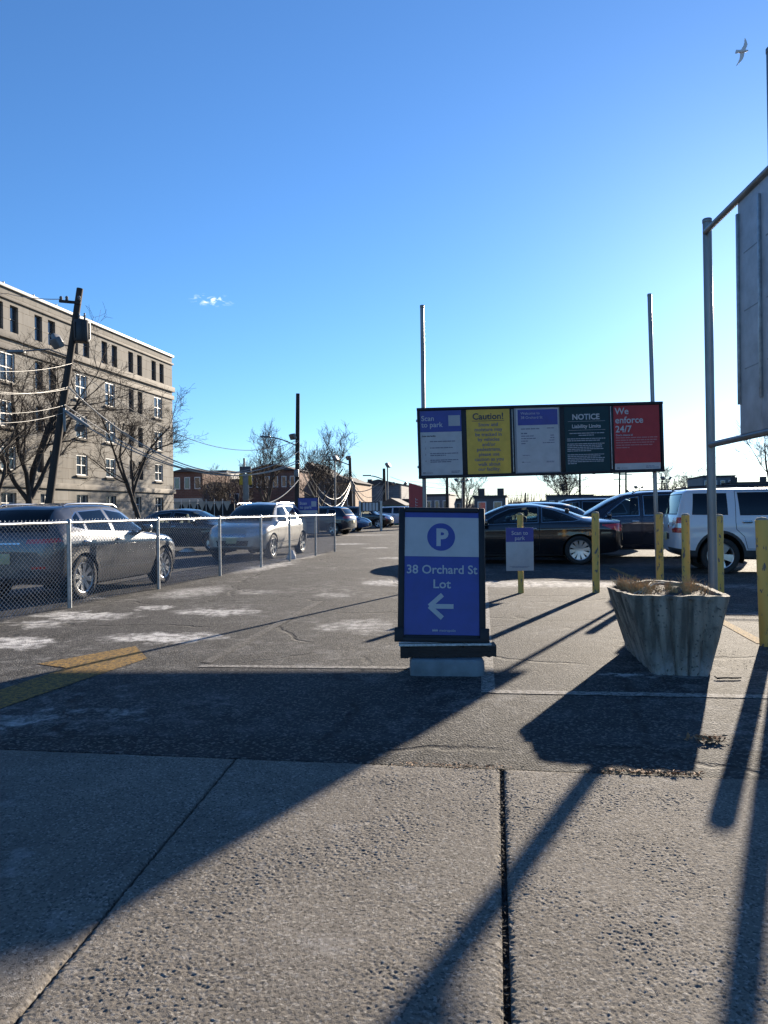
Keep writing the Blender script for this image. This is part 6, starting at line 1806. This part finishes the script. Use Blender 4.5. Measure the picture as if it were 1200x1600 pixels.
# ================================================================== gull
q = P(1160, 80, 24)
g = thing('gull', 'white gull gliding in the blue at the upper right', 'bird', q, 0)
mb = MB()
U = Vector((.26, 0, .97)).normalized()                 # line of the wings
Fv = Vector((.96, .1, .12)).normalized()               # beak direction
def loft(secs, n=8):
    vs = []; fs = []
    for c, u, v, a, b in secs:
        for k in range(n):
            an = 2 * math.pi * k / n; vs.append(Vector(c) + Vector(u) * a * math.cos(an) + Vector(v) * b * math.sin(an))
    for i in range(len(secs) - 1):
        for k in range(n): fs.append((i * n + k, i * n + (k + 1) % n, (i + 1) * n + (k + 1) % n, (i + 1) * n + k))
    fs.append(list(range(n))[::-1]); fs.append(list(range((len(secs) - 1) * n, len(secs) * n)))
    mb.add(vs, fs, 0, True)
V = Fv.cross(U).normalized()
loft([(Fv * x, U, V, a, b) for x, a, b in ((-.24, .075, .012), (-.20, .07, .018), (-.12, .05, .04), (-.04, .065, .06), (.05, .06, .055), (.11, .04, .04), (.15, .036, .036), (.18, .028, .028), (.20, .010, .010), (.235, .004, .005))])
for sg, bend in ((1, .16), (-1, -.03)):
    ch = [(0, 0, .085), (.12, .03, .085), (.22, .045, .075), (.32, .02, .055), (.42, -.03, .030), (.47, -.06, .010)]
    loft([(U * sg * s_ + Fv * (o_ + bend * s_ * .6) + V * (-.10 * s_), Fv, V, c_, .013 - .015 * s_) for s_, o_, c_ in ch])
go = mb.build('body', surf('gull_plumage', (.60, .60, .60), .7, 0, .12, 6), g, None)
md = go.modifiers.new('join', 'REMESH'); md.mode = 'VOXEL'; md.voxel_size = .009; md.use_smooth_shade = True

# ================================================================== litter and leaf scraps
leafm = surf('dead_leaf', (.17, .08, .035), .85, 0, .5, 30, col2=(.30, .16, .07))
def scraps(name, label, pts, n, sx, sy, seed, mat, size=(.010, .03), z=.012, cat='leaf litter'):
    rn = random.Random(seed); mb = MB()
    for c in pts:
        for _ in range(n):
            p_ = Vector((c.x + rn.gauss(0, sx), c.y + rn.gauss(0, sy), z + abs(rn.gauss(0, .006))))
            l = rn.uniform(*size); w = l * rn.uniform(.15, .5); a = rn.uniform(0, 6.28)
            u, v = Vector((math.cos(a), math.sin(a), rn.gauss(0, .25))) * l, Vector((-math.sin(a), math.cos(a), rn.gauss(0, .25))) * w
            mb.add([p_ - u, p_ - v * .9, p_ + u, p_ + v + Vector((0, 0, l * .2))], [(0, 1, 2, 3)])
    o = mb.build(name, mat, None, None); return tag(o, label, cat, None, 'stuff')
scraps('leaf_litter', 'small drift of brown leaf scraps on asphalt near the planter\'s shadow', [G(1105, 1158)], 90, .07, .03, 1, leafm)
scraps('leaf_litter', 'brown scraps caught along the pavement edge in the planter\'s shadow', [edge_pt(s_, .015) for s_ in np.linspace(on_edge(955, 1212), on_edge(1085, 1217), 7)], 45, .035, .012, 2, leafm, (.006, .022), .014)
scraps('leaf_litter', 'thin line of dry scraps along the pavement edge beside the joint', [edge_pt(s_, .01) for s_ in np.linspace(on_edge(630, 1198), on_edge(790, 1205), 10)], 20, .035, .010, 3, leafm, (.005, .014), .013)
grit = surf('dark_grit', (.03, .026, .022), .95, 0, .5, 40)
scraps('joint_debris', 'dark grit and twigs packed in the wide pavement joint', [jp(js[4], t_) - Vector((0, 0, JT)) for t_ in np.linspace(.0, 2.6, 60)], 16, .006, .02, 4, grit, (.004, .012), -.006, 'debris')
scraps('gravel_scatter', 'dark crumbs scattered on the asphalt right of the planter', [G(1150, 1040), G(1135, 1020), G(1165, 1105)], 26, .13, .12, 6, grit, (.005, .014), .008, 'debris')
q = G(1139, 1062)
mb = MB(); mb.tube([(-.09, 0, .012), (-.03, .005, .014), (.04, -.003, .013), (.095, .006, .013)], [.008, .007, .007, .005], 6); mb.tube([(-.088, .0, .012), (-.094, .03, .018)], .005, 5)
o = mb.build('twig', surf('dark_twig', (.02, .016, .013), .9), None); o.location = (q.x, q.y, 0); tag(o, 'dark straight twig lying on the asphalt right of the planter', 'twig')

snow = surf('dirty_snow', (.62, .62, .64), .7, 0, .2, 9, .5, 30)
for px, py, rx, ry, rz_, lbl in ((293, 862, .28, .18, .14, 'small dirty snow lump before the dark sedan'), (455, 873, .12, .12, .22, 'small snow heap at the fence post beside the silver SUV'), (250, 792 + 90, .16, .12, .07, 'flat snow scrap behind the front wheel of the grey hatchback')):
    q = G(px, py); bm = bmesh.new(); bmesh.ops.create_icosphere(bm, subdivisions=3, radius=1)
    for v in bm.verts:
        k_ = .75 + .5 * float(vnoise(np.array(v.co.x * 2 + px), np.array(v.co.y * 2 + v.co.z * 2 + 20.), 1.3, 4))
        v.co = Vector((v.co.x * rx * k_, v.co.y * ry * k_, max(-.05, v.co.z) * rz_ * k_))
    me = bpy.data.meshes.new('snow_lump'); bm.to_mesh(me); bm.free(); me.materials.append(snow)
    for p_ in me.polygons: p_.use_smooth = True
    o = link('snow_lump', me); o.location = (q.x, q.y, 0); tag(o, lbl, 'snow lump')
